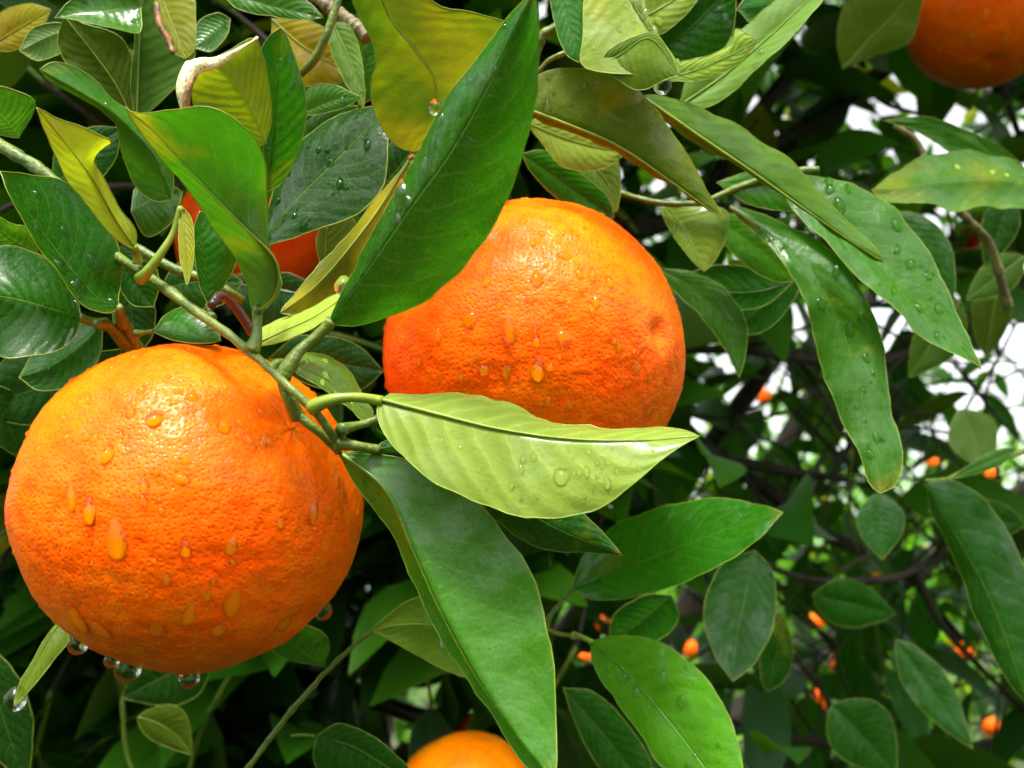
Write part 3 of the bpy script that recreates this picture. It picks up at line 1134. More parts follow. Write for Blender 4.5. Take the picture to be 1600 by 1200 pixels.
orange('front', 306, 788, 20.9, 3.68, 'large wet orange at the lower left, nearest to the viewer', dir_to(303, 787, 20.8, 466, 652, 3.70), seed=11, segs=300, rings=200, squash=0.955)
orange_drops('front', [(168, 710, 18, 30), (240, 655, 28, 26), (112, 780, 16, 34), (140, 800, 20, 36), (182, 848, 34, 52), (290, 860, 18, 28), (362, 855, 18, 28),
    (490, 800, 17, 34), (533, 780, 17, 40), (525, 750, 14, 24), (350, 665, 20, 30), (118, 965, 34, 40), (158, 985, 28, 28), (215, 1014, 32, 18), (247, 985, 26, 28),
    (363, 945, 28, 40), (295, 962, 20, 34), (340, 985, 24, 20), (443, 975, 28, 22), (556, 835, 10, 20), (225, 760, 16, 26), (285, 748, 28, 18), (375, 660, 14, 14), (372, 680, 12, 12),
    (270, 629, 12, 10), (300, 620, 18, 18), (205, 645, 16, 20), (290, 720, 16, 12), (395, 700, 14, 16), (250, 780, 10, 10), (252, 798, 10, 12), (420, 690, 14, 18), (60, 700, 7, 9), (72, 712, 6, 6)], 260, 5, 0.28, 0.95)
ft, fb, fc, fs = ORG['front']
for (x, y, rpx) in ((200, 1052, 19), (296, 1030, 15), (122, 1014, 14), (505, 954, 14), (175, 1040, 11)):
    # hang at the fruit's lower outline
    best = None
    for dy in range(-60, 40, 2):
        h, nr, _, ds = fb.ray_cast(CAM, ray(x, y + dy))
        if h is not None: best = (h, ds, y + dy)
    if best:
        rr = rpx / FPX * best[1]
        pendant(ft, fc, best[0] + Vector((0, 0, -rr * 0.25)), rr)

orange('second', 836, 552, 23.4, 3.72, 'wet orange behind the pale curved leaf, its navel end to the right', -dir_to(836, 552, 23.4, 1040, 520, 3.72), seed=23, segs=300, rings=200, navel=True)
orange_drops('second', [(838, 437, 20, 26), (795, 520, 26, 40), (840, 580, 26, 38), (735, 500, 26, 28), (880, 527, 26, 24), (755, 580, 20, 20), (790, 585, 14, 18), (828, 467, 18, 12),
    (876, 467, 18, 12), (930, 472, 13, 20), (925, 430, 14, 26), (908, 450, 10, 13), (838, 535, 14, 18), (854, 415, 12, 8), (883, 400, 28, 14), (847, 365, 14, 12), (817, 347, 14, 12), (833, 381, 10, 9), (873, 378, 10, 8),
    (905, 428, 16, 18), (952, 440, 14, 18), (862, 437, 8, 8), (1018, 510, 7, 9), (675, 460, 12, 16), (700, 435, 12, 14), (685, 525, 12, 18), (655, 565, 10, 12), (760, 440, 12, 18), (890, 635, 12, 14), (1015, 640, 14, 18), (720, 590, 10, 12), (980, 600, 8, 10)], 260, 9, 0.28, 0.9)
orange('upper_right', 1532, 27, 50.5, 3.72, 'orange cut by the top right corner, water beading at its base', Vector((0.1, 0.35, 1)), seed=31, segs=96, rings=64)
orange_drops('upper_right', [(1440, 92, 8, 12), (1437, 108, 8, 10), (1505, 62, 8, 14), (1520, 55, 8, 10), (1475, 107, 7, 14), (1572, 60, 8, 14), (1470, 78, 8, 8), (1540, 20, 8, 14)], 60, 3, 0.3, 1.0)
ut, ub, uc, us = ORG['upper_right']
for (x, y, rpx) in ((1518, 137, 6), (1541, 139, 7)):
    best = None
    for dy in range(-30, 20):
        h, nr, _, ds = ub.ray_cast(CAM, ray(x, y + dy))
        if h is not None: best = (h, ds)
    if best:
        rr = rpx / FPX * best[1]
        pendant(ut, uc, best[0] + Vector((0, 0, -rr * 0.3)), rr)
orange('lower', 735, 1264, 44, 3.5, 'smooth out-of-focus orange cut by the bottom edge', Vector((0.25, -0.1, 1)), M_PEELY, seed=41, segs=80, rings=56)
orange('lower_back', 768, 1190, 56, 3.0, 'small dull orange peeping out behind the leaf tip at the bottom', Vector((0.2, 0, 1)), M_PEELSHADE, seed=43, segs=64, rings=44)
orange('shaded', 405, 372, 44, 3.7, 'deep red shaded orange glimpsed behind the upper left leaves', Vector((-0.2, 0, 1)), M_PEELSHADE, seed=47, segs=80, rings=56)
orange('right_back', 1548, 388, 82, 2.9, 'dark red orange half hidden by twigs near the right edge', Vector((0, 0, 1)), M_PEELSHADE, seed=53, segs=64, rings=44)
orange('edge_right', 1612, 345, 70, 3.2, 'sliver of red orange at the right edge of the picture', Vector((0, 0, 1)), M_PEELSHADE, seed=57, segs=64, rings=44)
orange('red_small', 545, 128, 60, 2.0, 'tiny dark red fruit between the mustard leaf and top leaves', Vector((0, 0, 1)), M_PEELSHADE, seed=59, segs=48, rings=32)

# ------------------------------------------------------------------ the main sprig that carries both fruits
def sprig(label, pts, r0, r1, mat=M_STEM, group='leafy sprigs of the near tree', sub=(), name='leafy_sprig'):
    pts3 = [P(*q) for q in pts]
    t = thing(name, label, 'branch', pts3[0], group)
    tube('stem', pts3, lambda s: (r0 + (r1 - r0) * s) * 0.001 * (1 + 0.16 * max(0, math.sin(s * 34)) ** 8 + 0.04 * math.sin(s * 90)), mat, t, 10, 0.00028, n=60)
    for sp, a, b_, mm in sub:
        tube('side_stem', [P(*q) for q in sp], lambda s, a=a, b_=b_: (a + (b_ - a) * s) * 0.001, mm or mat, t, 9, 0.00012, n=16)
    return t

main = sprig('green sprig running down over the front orange, carrying the big pale leaf', 
    [(70, 300, 25), (125, 352, 22.6), (165, 388, 21.3), (205, 415, 20.5), (255, 448, 19.8), (310, 490, 19.3), (360, 525, 18.8), (410, 566, 18.3), (450, 603, 17.9), (487, 638, 17.8), (512, 668, 18.0), (526, 694, 18.3)], 1.45, 0.75,
    sub=[([(95, 320, 24), (165, 366, 22), (215, 388, 21.4), (265, 417, 21.2), (330, 440, 21.0), (380, 470, 21.2)], 1.3, 1.0, None),
         ([(440, 596, 18.1), (452, 622, 18.1), (460, 640, 18.25), (466, 652, 18.35)], 1.0, 1.5, None),
         ([(462, 645, 18.3), (490, 668, 18.3), (515, 690, 18.5), (530, 706, 18.6)], 1.0, 0.8, None),
         ([(330, 478, 19.6), (345, 462, 20), (372, 485, 20.4), (395, 520, 20.6)], 0.9, 1.2, M_BLACK)])
# A1 big dark leaf, centre
leaf(main, 'T', (514, 507, 18.4), (838, -22, 15.6), [(575, 420), (640, 325), (705, 235), (765, 130), (805, 45)],
     [(528, 470), (560, 405), (610, 318), (680, 190), (745, 92), (800, 20)], [(560, 507), (620, 492), (680, 460), (750, 385), (800, 290), (830, 190), (842, 90), (842, 20)],
     dm=-0.3, dl=0.35, dr=0.55, tone='mid', yellow=0.18, pet=[(495, 525, 18.4), (468, 548, 18.3), (450, 572, 18.2), (440, 590, 18.2)], pr=1.15, drops=34, dsize=1.5, key='A1',
     label='long upright dark green leaf in front of the second orange', tint=0.85)
# A2 olive leaf behind it
leaf(main, 'U', (640, 250, 20.2), (438, 489, 19.2), [(590, 330), (540, 395), (490, 450)], [(610, 288), (560, 345), (505, 407), (465, 455)], [(640, 330), (590, 410), (520, 470), (470, 494)],
     dl=0.3, dr=0.2, tone='bronze', yellow=0.3, label='narrow olive leaf tucked behind the long upright leaf')
# A3 pale wavy leaf at its foot
leaf(main, 'U', (398, 540, 18.9), (560, 445, 18.9), [(440, 520), (490, 497), (530, 470)], [(405, 515), (440, 496), (470, 488), (500, 473), (535, 455)], [(430, 538), (475, 522), (510, 500), (545, 465)],
     dl=0.5, dr=-0.3, tone='pale', yellow=0.1, drops=3, wave=0.01)
# C broad leaf with a ragged half, upper left
leaf(main, 'U', (402, 486, 18.6), (196, 167, 17.0), [(432, 455, 18.1), (430, 405, 17.8), (375, 348, 17.5), (300, 270, 17.2), (240, 205, 17.0)],
     [(416, 482, 18.7), (444, 445, 18.6), (420, 385, 18.7), (418, 310, 18.0), (410, 240, 17.2), (380, 195, 16.7), (330, 168, 16.4), (270, 172, 16.5), (220, 176, 16.8)],
     [(392, 478, 18.8), (384, 440, 18.6), (362, 395, 18.5), (335, 352, 18.2), (300, 303, 17.9), (262, 262, 17.5), (220, 200, 17.2)],
     tone='mid', yellow=0.19, pet=[(402, 505, 18.6), (400, 530, 18.5), (392, 550, 18.4)], pr=1.1, bulge=0.03, drops=12,
     label='broad green leaf with a raised rib and ragged yellow foot, pointing upper left')
# H yellow leaf
leaf(main, 'U', (211, 388, 19.8), (57, 168, 17.6), [(180, 345), (140, 275), (95, 215)], [(214, 362), (190, 330), (165, 290), (147, 255), (152, 236), (174, 221), (140, 203), (95, 186)],
     [(203, 388), (172, 365), (140, 325), (108, 285), (84, 238), (64, 190)], dl=0.3, dr=-0.15, tone='yellow', tint=1.3, yellow=0.42, pet=[(214, 398, 20.0), (216, 410, 20.1)],
     label='small yellow leaf with a notched side and reddish dry tip')
# the upright petiole and its small leaves
leaf(main, 'U', (284, 322, 19.6), (292, 448, 19.2), [(288, 360), (291, 405)], [(279, 350), (281, 400), (288, 432)], [(300, 345), (303, 400), (297, 432)], tone='yellow', yellow=0.15,
     pet=[(272, 362, 19.6), (252, 395, 19.5), (228, 428, 19.5), (218, 436, 19.6)], pr=0.85)
leaf(main, 'T', (326, 478, 20.0), (312, 330, 19.9), [(322, 430), (316, 380)], [(313, 450), (305, 400), (304, 355)], [(345, 455), (372, 405), (375, 370), (340, 340)], dr=0.5, tone='mid', yellow=0.1, pet=[(328, 488, 19.8), (330, 496, 19.5)])
# small leaf on the orange's shoulder
leaf(main, 'T', (238, 518, 20.4), (345, 532, 20.0), [(270, 520), (310, 526)], [(262, 490), (300, 478), (335, 500)], [(265, 530), (300, 536), (330, 536)], dl=0.5, tone='mid', yellow=0.05, pet=[(222, 520, 20.6), (212, 521, 20.7)], pr=0.6)
# O wet pale leaf
leaf(main, 'T', (443, 566, 18.3), (588, 662, 18.9), [(490, 583), (540, 617)], [(470, 553), (510, 556), (548, 582), (568, 615)], [(465, 585), (505, 608), (550, 642)],
     dl=0.4, dr=-0.1, tone='pale', yellow=0.12, drops=16, dsize=0.75, pet=[(434, 566, 18.2), (426, 574, 18.2)], label='small wet light green leaf just above the stem joint')
# little leaves at the joint
leaf(main, 'U', (552, 628, 18.6), (578, 658, 18.5), [(565, 642)], [(575, 632), (583, 645)], [(552, 642), (565, 656)], tone='fresh', yellow=0.15)
leaf(main, 'T', (588, 655, 18.6), (655, 690, 18.9), [(615, 668)], [(610, 655), (640, 668)], [(590, 672), (625, 688)], tone='deep', yellow=0.0, pet=[(570, 662, 18.5), (545, 668, 18.3), (532, 672, 18.1)], pr=0.9)
# M the pale leaf turned under side up
leaf(main, 'U', (592, 626, 17.9), (1093, 682, 16.9), [(680, 648), (780, 672), (890, 687), (1000, 689)],
     [(610, 615), (660, 617), (730, 617), (790, 630), (840, 653), (890, 660), (940, 667), (1000, 669), (1045, 668)],
     [(588, 645), (602, 682), (645, 728), (710, 770), (785, 800), (860, 810), (935, 795), (990, 757), (1045, 712)],
     dm=-0.2, dl=0.9, dr=-0.45, tone='pale', yellow=0.06, pet=[(560, 621, 17.7), (525, 623, 17.6), (497, 632, 17.7), (488, 638, 17.8)], pr=1.0, drops=0, bulge=0.05, n=44, half=10, key='M',
     label='large pale lime leaf, under side to the viewer, drops hanging on it', tint=0.68, veins=2.2)
# N leaf between pale leaf and long lower leaf
leaf(main, 'T', (586, 702, 18.4), (973, 868, 19.6), [(680, 722), (780, 775), (880, 830)], [(605, 686), (700, 705), (800, 742), (890, 790), (915, 806)], [(625, 722), (680, 745), (740, 785), (790, 830), (850, 858), (920, 864)],
     dl=0.3, dr=0.3, tone='dark', yellow=0.16, pet=[(560, 697, 18.3), (535, 693, 18.3), (526, 690, 18.3)], pr=1.0, label='dark green leaf half covered by the large pale leaf, yellow at its tip')
# L long lower leaf
leaf(main, 'T', (527, 707, 18.6), (868, 1222, 16.2), [(600, 765), (645, 860), (690, 960), (745, 1060), (810, 1155)],
     [(545, 740), (590, 800), (630, 880), (668, 955), (715, 1035), (770, 1120), (830, 1195)],
     [(580, 706), (660, 728), (740, 780), (800, 850), (842, 930), (862, 1020), (868, 1110), (870, 1180)], dm=-0.1, dl=0.7, dr=0.25, tone='grey', yellow=0.08, n=44, half=9, drops=7, dsize=0.7, bulge=0.05, key='L', tint=1.2,
     label='long green leaf hanging down to the bottom edge from the stem joint')

def leaf_drops(key, listed, lift=1.0, kind=None):
    ob, rows, org, floor_tint = LEAVES[key]
    W = len(rows[0])
    V = [p for row in rows for p in row]
    F = [(i * W + j, i * W + j + 1, (i + 1) * W + j + 1, (i + 1) * W + j) for i in range(len(rows) - 1) for j in range(W - 1)]
    bvh = BVHTree.FromPolygons(V, F)
    for (x, y, wp, hp) in listed:
        h, nr, _, ds = bvh.ray_cast(CAM, ray(x, y))
        if h is None: continue
        if nr.dot(CAM - h) < 0: nr = -nr
        put_drop(ob, org, h, nr, wp / 2 / FPX * ds, hp / 2 / FPX * ds, kind or ('tear' if hp > wp * 1.25 else 'flat'), rng.uniform(-.2, .2), lift, floor_tint)
leaf_drops('M', [(817, 718, 11, 15), (834, 715, 11, 15), (877, 745, 27, 32), (905, 740, 8, 10), (917, 738, 11, 20), (933, 725, 6, 9), (950, 722, 8, 10), (949, 755, 13, 22), (940, 737, 5, 10), (964, 737, 8, 13), (920, 707, 6, 9),
    (888, 704, 6, 8), (933, 746, 7, 8), (914, 777, 6, 7), (1000, 733, 6, 8), (815, 735, 9, 16), (861, 697, 5, 6), (851, 698, 5, 6), (957, 702, 5, 6), (927, 768, 4, 6), (895, 717, 5, 7), (985, 724, 4, 6), (897, 740, 5, 9), (1190, 580, 5, 5), (760, 650, 5, 6), (855, 668, 6, 6), (700, 640, 6, 5), (980, 765, 7, 7), (720, 700, 8, 10), (748, 735, 6, 8), (690, 690, 5, 7), (780, 720, 6, 9), (650, 660, 5, 6), (800, 760, 9, 12), (840, 775, 6, 8), (1020, 705, 5, 7), (760, 765, 5, 6)])
leaf_drops('A1', [(730, 235, 46, 44), (655, 445, 40, 44), (612, 425, 34, 36), (790, 310, 20, 26), (800, 260, 18, 30), (660, 400, 20, 18), (750, 130, 24, 30), (710, 330, 16, 18)], 0.5)
for key, x, y, d, r_ in (('A1', 681, 168, 17.0, 12), ('A1', 537, 447, 18.3, 15), ('A1', 645, 248, 17.5, 7), ('L', 699, 1003, 18.7, 12)):
    ob, rows, org, _ = LEAVES[key]
    pendant(ob, org, P(x, y, d), r_ / FPX * d * 0.01)

# ------------------------------------------------------------------ left sprig
left = sprig('left sprig with big dark leaves, just above the front orange', [(215, 560, 22.2), (205, 530, 21.6), (193, 505, 21), (185, 490, 20.6)], 2.0, 1.0, M_STEM,
    sub=[([(195, 540, 21.5), (180, 520, 20.9), (165, 505, 20.5), (150, 507, 20.2)], 1.3, 1.0, M_STEM)])
leaf(left, 'T', (186, 482, 20.2), (0, 268, 18.4), [(150, 462), (95, 400), (50, 340), (20, 300)], [(188, 450, 20.9), (187, 400, 20.9), (172, 360, 20.8), (145, 322, 20.6), (108, 288, 20.2), (55, 273, 19.5)],
     [(165, 490, 19.8), (125, 472, 19.4), (80, 415, 18.9), (40, 355, 18.5), (10, 300, 18.3)], tone='dark', yellow=0.1, pet=[(189, 495, 20.6), (191, 505, 20.9)], pr=1.1, drops=16, dsize=1.6, bulge=0.03, tint=1.15,
     label='folded dark leaf at the left edge with a bright narrow half')
leaf(left, 'T', (127, 497, 20.3), (-45, 460, 19.0), [(80, 482), (20, 465)], [(120, 460), (95, 420), (60, 397), (10, 383), (-25, 400)], [(122, 520), (95, 545), (45, 557), (0, 556), (-30, 520)],
     dl=0.7, dr=-0.4, tone='dark', yellow=0.22, pet=[(145, 503, 20.4), (165, 507, 20.6)], pr=1.0, drops=3, dsize=1.2, label='rounded dark leaf cut by the left edge beside the front orange')
leaf(left, 'T', (60, 395, 22), (-40, 330, 21), [(30, 380), (0, 360)], [(55, 360), (20, 350), (-10, 335)], [(40, 400), (0, 395), (-30, 370)], tone='grey', yellow=0.0)
leaf(left, 'T', (160, 505, 23), (30, 590, 23), [(130, 535), (80, 570)], [(130, 505), (90, 520), (50, 555)], [(155, 560), (120, 600), (60, 610)], tone='dark', drops=7, dsize=1.3, yellow=0.05, dl=.3)
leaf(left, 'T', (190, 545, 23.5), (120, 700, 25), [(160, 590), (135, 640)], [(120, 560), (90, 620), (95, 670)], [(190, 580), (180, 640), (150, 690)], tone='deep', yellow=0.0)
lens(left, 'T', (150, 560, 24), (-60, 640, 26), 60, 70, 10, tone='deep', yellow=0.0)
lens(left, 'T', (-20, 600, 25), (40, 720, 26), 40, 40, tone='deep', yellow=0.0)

# ------------------------------------------------------------------ upper left cluster
ul = sprig('upper left sprig of crowded green and yellowing leaves', [(-20, 215, 22.5), (30, 245, 22.2), (75, 275, 22), (130, 330, 21.8), (185, 380, 21.5)], 1.6, 1.3)
# G curled leaf
leaf(ul, 'T', (268, 312, 20.4), (62, 108, 18.6), [(240, 245), (185, 183), (125, 145), (85, 122)], [(272, 280), (262, 230), (215, 180), (172, 152), (145, 122), (110, 104), (82, 98)],
     [(245, 315), (212, 290), (190, 235), (178, 190), (120, 148), (75, 125)], dl=0.3, dr=0.2, tone='fresh', yellow=0.1, drops=10, tint=0.9, label='slender green leaf with a pale curled tip at the upper left')
# D leaf with a dried tip
Dl, Drows = leaf(ul, 'U', (415, 225, 19.9), (322, 92, 18.9), [(395, 180), (365, 130)], [(424, 190), (421, 140), (412, 90), (398, 60), (360, 78), (335, 90)], [(402, 228), (370, 205), (335, 190), (305, 170), (300, 140), (312, 110)],
     tone='yellow', yellow=0.3, tint=0.8, label='yellow-green leaf whose dried tip is curled over')
# its dried curl, cream with a scorched edge
org = parent_origin(ul)
cpts = [P(400, 60, 19.0), P(372, 78, 18.9), P(335, 98, 18.7), P(305, 104, 18.4), P(290, 125, 18.2), P(286, 155, 18.2), P(291, 188, 18.3)]
cs = spline(cpts, 20)
vv, ff = tube_geo(cs, lambda s: 0.0004 + 0.0010 * math.sin(math.pi * min(1, max(0, (s - 0.22) / 0.8))) ** 0.7 if s > 0.22 else 0.0004, 10)
vv = [v + noise.noise_vector(v * 350) * 0.0006 - org for v in vv]
cu = link('dried_tip', mesh('dried_tip', vv, ff, [M_CREAM]))
cu.parent = Dl
cs2 = spline([P(303, 118, 18.05), P(296, 135, 17.95), P(291, 160, 17.98), P(291, 189, 18.1)], 10)
vv, ff = tube_geo(cs2, lambda s: 0.00035 + 0.0006 * s, 7)
cb = link('scorched_edge', mesh('scorched_edge', [v + noise.noise_vector(v * 500) * 0.0002 - org for v in vv], ff, [M_BROWN]))
cb.parent = Dl
# E
leaf(ul, 'T', (415, 302, 20.8), (438, 43, 19.8), [(425, 220), (432, 130)], [(412, 240), (408, 160), (405, 90), (418, 60)], [(440, 285), (468, 230), (479, 160), (462, 95), (448, 60)], dr=0.4, tone='mid', yellow=0.3, drops=14, dsize=1.2, bulge=0.05)
# F dark glossy leaf
leaf(ul, 'T', (400, 388, 21.6), (604, 170, 21.8), [(450, 325), (520, 255), (575, 198)], [(415, 330), (440, 265), (475, 215), (530, 178), (575, 167)], [(430, 380), (490, 362), (555, 335), (598, 290), (606, 225)],
     dl=0.5, dr=-0.5, tone='deep', yellow=0.0, drops=22, dsize=1.35, label='dark glossy leaf beaded with rain behind the ragged leaf')
leaf(ul, 'T', (468, 178, 22.5), (563, 152, 22), [(500, 165), (530, 155)], [(485, 135), (520, 133), (550, 145)], [(490, 180), (525, 172), (550, 162)], tone='fresh', yellow=0.1, drops=4)
leaf(ul, 'T', (470, 235, 23.2), (560, 165, 23), [(500, 205)], [(475, 195), (520, 170)], [(510, 215), (545, 190)], tone='dark', drops=6)
# big dark ones behind
leaf(ul, 'U', (205, 180, 23), (100, 25, 22.6), [(180, 130), (140, 75)], [(212, 130), (190, 60), (140, 40)], [(170, 160), (120, 120), (90, 70)], tone='olive', yellow=0.05, tint=0.7)
leaf(ul, 'U', (215, 190, 22.8), (225, -30, 22.6), [(216, 120), (220, 40)], [(250, 160), (300, 100), (300, 30), (270, -20)], [(205, 150), (208, 80), (213, 10)], tone='dark', yellow=0.18)
leaf(ul, 'U', (247, -30, 21.8), (290, 92, 21.4), [(262, 20), (280, 65)], [(300, -10), (306, 40), (303, 80)], [(243, 10), (255, 50), (272, 82)], tone='yellow', yellow=0.25, tint=0.75, label='yellowing leaf with a scorched black edge at the top left')
vv, ff = tube_geo(spline([P(243, 5, 21.4), P(250, 40, 21.3), P(262, 62, 21.3), P(272, 85, 21.2)], 12), lambda s: 0.0005 + 0.0004 * math.sin(s * 3.1), 7)
sc_ = link('scorched_edge', mesh('scorched_edge', [v + noise.noise_vector(v * 400) * 0.0006 - org for v in vv], ff, [M_BROWN]))
sc_.parent = ul
leaf(ul, 'T', (220, 12, 22.5), (86, 28, 21.6), [(170, 15), (120, 22)], [(210, -20), (160, -30), (105, 5)], [(217, 50), (170, 42), (115, 32)], dr=-0.5, tone='grey', yellow=0.05, drops=10, dsize=1.0)
leaf(ul, 'T', (360, 30, 23), (302, 75, 22.6), [(335, 50)], [(340, 20), (310, 35)], [(355, 55), (330, 80)], tone='grey', drops=4, yellow=0.0)
leaf(ul, 'T', (340, -20, 22.5), (505, 28, 22), [(400, 3), (460, 18)], [(390, -30), (450, -15), (490, 10)], [(370, 12), (430, 27), (480, 32)], tone='grey', yellow=0.05, drops=5)
leaf(ul, 'T', (30, 215, 21.8), (-30, 150, 21), [(10, 190)], [(55, 160), (20, 140), (-10, 135)], [(20, 215), (-10, 205)], tone='fresh', yellow=0.05, tint=0.8)
leaf(ul, 'U', (110, 45, 24), (30, 80, 23.5), [(70, 60)], [(90, 35), (50, 45)], [(105, 75), (60, 95)], tone='dark', yellow=0.2)
leaf(ul, 'U', (-20, 75, 25), (80, 15, 25), [(30, 45)], [(0, 20), (45, 5)], [(20, 80), (65, 45)], tone='mustard', yellow=0.4, tint=0.7)
leaf(ul, 'T', (80, 300, 23.6), (190, 200, 23.6), [(120, 250)], [(90, 230), (140, 200)], [(130, 300), (180, 250)], tone='dark')
leaf(ul, 'T', (205, 330, 23), (285, 300, 24), [(240, 310)], [(215, 290), (260, 285)], [(230, 370), (270, 345)], tone='grey', drops=8, yellow=0.0, tint=0.8)
leaf(ul, 'T', (180, 380, 23), (240, 480, 23), [(200, 430)], [(230, 400), (250, 440)], [(180, 430), (205, 475)], tone='dark')
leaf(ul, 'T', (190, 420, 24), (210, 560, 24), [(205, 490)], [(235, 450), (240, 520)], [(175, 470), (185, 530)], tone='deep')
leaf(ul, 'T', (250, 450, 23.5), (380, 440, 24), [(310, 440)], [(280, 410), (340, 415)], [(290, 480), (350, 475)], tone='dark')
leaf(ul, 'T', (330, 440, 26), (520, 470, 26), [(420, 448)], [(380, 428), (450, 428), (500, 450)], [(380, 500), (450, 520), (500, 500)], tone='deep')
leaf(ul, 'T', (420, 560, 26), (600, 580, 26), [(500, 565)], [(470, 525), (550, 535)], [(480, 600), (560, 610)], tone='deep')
leaf(ul, 'U', (505, 455, 23.6), (512, 330, 23.6), [(508, 400)], [(500, 420), (495, 370)], [(530, 430), (560, 370), (545, 335)], tone='olive', tint=0.7)

# ------------------------------------------------------------------ top centre
tc_ = sprig('short brown sprig at the top with a mustard and a yellow leaf', [(470, -30, 24), (520, 15, 23.8), (550, 35, 23.7), (575, 60, 23.6)], 1.9, 1.6, M_STEMB,
    sub=[([(535, -20, 22), (522, 20, 22), (508, 60, 22), (490, 95, 22.2), (470, 115, 22.4)], 0.9, 1.0, M_STEM)])
leaf(tc_, 'U', (585, -45, 18.4), (648, 237, 20.2), [(608, 25), (650, 80), (680, 130), (680, 190)], [(548, -20), (558, 20), (580, 62), (588, 100), (580, 135), (586, 175), (603, 210), (625, 231)],
     [(640, -35, 18.7), (680, 5, 19.0), (740, 20, 19.2), (800, 45, 19.5), (770, 110, 20.0), (730, 165, 20.3), (695, 215, 20.4)], tone='olive', yellow=0.38, bulge=0.05,
     label='wide yellow-green leaf at the top centre, left of the long upright leaf')
leaf(tc_, 'U', (425, 30, 24.6), (560, 120, 24.4), [(470, 70), (520, 100)], [(460, 25), (510, 45), (550, 85)], [(425, 80), (445, 125), (500, 135)], tone='mustard', yellow=0.4, tint=0.85, label='mustard yellow leaf under the brown twig at the top')
leaf(tc_, 'U', (520, 35, 23.6), (568, 170, 23.4), [(540, 80), (560, 130)], [(545, 40), (562, 80), (570, 140)], [(515, 70), (540, 130)], tone='grey', drops=4, yellow=0.1)
leaf(tc_, 'T', (560, 165, 24.2), (590, 55, 24), [(570, 110)], [(558, 130), (565, 80)], [(585, 150), (595, 100)], tone='grey', yellow=0.0)
leaf(tc_, 'T', (590, 300, 24), (680, 180, 24), [(640, 240)], [(590, 250), (640, 200)], [(640, 290), (690, 240)], tone='deep')

# ------------------------------------------------------------------ top right group
tr_ = sprig('upper sprig of long drooping leaves right of the upright leaf', [(830, 120, 22.5), (845, 60, 22.3), (875, 40, 22.2), (910, 20, 22), (960, -10, 22), (1000, -40, 22)], 1.2, 1.4,
    sub=[([(840, 112, 22.4), (856, 95, 22.3), (875, 86, 22.2), (905, 75, 22.4)], 0.5, 0.7, None)])
leaf(tr_, 'U', (815, 168, 21.2), (1135, 346, 21.6), [(880, 192), (965, 228), (1050, 285)], [(830, 125), (880, 107), (930, 110), (985, 130), (1025, 172), (1070, 235), (1110, 305)],
     [(850, 193), (910, 212), (965, 242), (1020, 272), (1080, 310)], dl=0.15, dr=0.25, tone='olive', yellow=0.26, drops=0, key='V1', label='brownish olive leaf whose golden tip points down right', tint=0.85)
leaf_drops('V1', [(913, 137, 8, 12), (932, 137, 10, 16), (941, 134, 8, 14), (919, 127, 5, 7), (855, 170, 14, 26), (866, 146, 6, 8), (856, 153, 6, 8), (858, 121, 8, 10), (932, 168, 8, 14), (939, 168, 6, 10), (893, 163, 5, 8)])
leaf(tr_, 'U', (1000, 150, 21.8), (1380, 410, 22.4), [(1080, 205), (1165, 262), (1250, 322), (1330, 378)], [(1030, 150), (1090, 166), (1160, 200), (1235, 255), (1295, 315), (1350, 370)],
     [(1030, 182), (1110, 237), (1200, 292), (1280, 347), (1345, 393)], dl=0.4, dr=0.4, tone='mid', yellow=0.10, tint=0.95, label='green-olive leaf slanting across the wet leaves on the right')
# V11 wet leaf with running drops
leaf(tr_, 'U', (960, -60, 21.6), (1058, 118, 20.6), [(990, 10), (1020, 55)], [(1010, -40), (1005, 0), (1025, 50), (1060, 100)], [(915, -10), (912, 55), (908, 98), (940, 112), (1000, 118)],
     dr=-0.5, tone='pale', yellow=0.25, drops=60, dsize=1.2, tint=0.6, key='V11', label='pale leaf streaked with running drops at the top')
leaf(tr_, 'U', (935, 105, 20.6), (1062, 118, 20.3), [(970, 85), (1015, 60)], [(950, 80), (985, 60), (1020, 52), (1045, 80)], [(960, 120), (990, 140), (1010, 140), (1040, 125)], tone='olive', yellow=0.2)
leaf(tr_, 'T', (870, -40, 21.2), (905, 98, 21), [(885, 20), (898, 60)], [(905, -30), (915, 30), (916, 70)], [(858, -20), (868, 40), (885, 85)], tone='mid', yellow=0.1)
leaf(tr_, 'U', (930, 60, 22.8), (1100, -40, 22.6), [(1000, 30), (1060, -5)], [(940, 20), (1000, -30), (1060, -60)], [(990, 60), (1040, 50), (1090, 0)], tone='pale', yellow=0.05, drops=10, dsize=1.0, tint=0.85)
leaf(tr_, 'T', (1020, 90, 23.2), (1150, -40, 22.6), [(1070, 50), (1120, 0)], [(1035, 40), (1070, 0), (1110, -40)], [(1060, 100), (1120, 85), (1145, 50), (1150, 0)], tone='dark', yellow=0.1, drops=3, dsize=1.8)
leaf(tr_, 'U', (1020, 122, 22.2), (1183, 64, 21.4), [(1070, 115), (1130, 92)], [(1060, 98), (1110, 87), (1143, 68), (1150, 45)], [(1060, 128), (1110, 124), (1155, 100)], tone='pale', yellow=0.15, drops=10, dsize=0.8, wave=0.01)
leaf(tr_, 'U', (1060, 168, 24.4), (1300, -30, 23.6), [(1130, 120), (1200, 60), (1260, 5)], [(1080, 110), (1140, 60), (1200, 10), (1260, -30)], [(1110, 165), (1180, 110), (1240, 55), (1285, 0)], dl=0.2, dr=-0.4, tone='grey', yellow=0.05, drops=8, tint=1.1)
leaf(tr_, 'T', (1290, -20, 26), (1150, 15, 25), [(1220, 0)], [(1250, -40), (1180, -20)], [(1250, 20), (1180, 40)], tone='mid')
pendant(tr_, parent_origin(tr_), P(1035, 132, 21.4), 15 / FPX * 0.21)
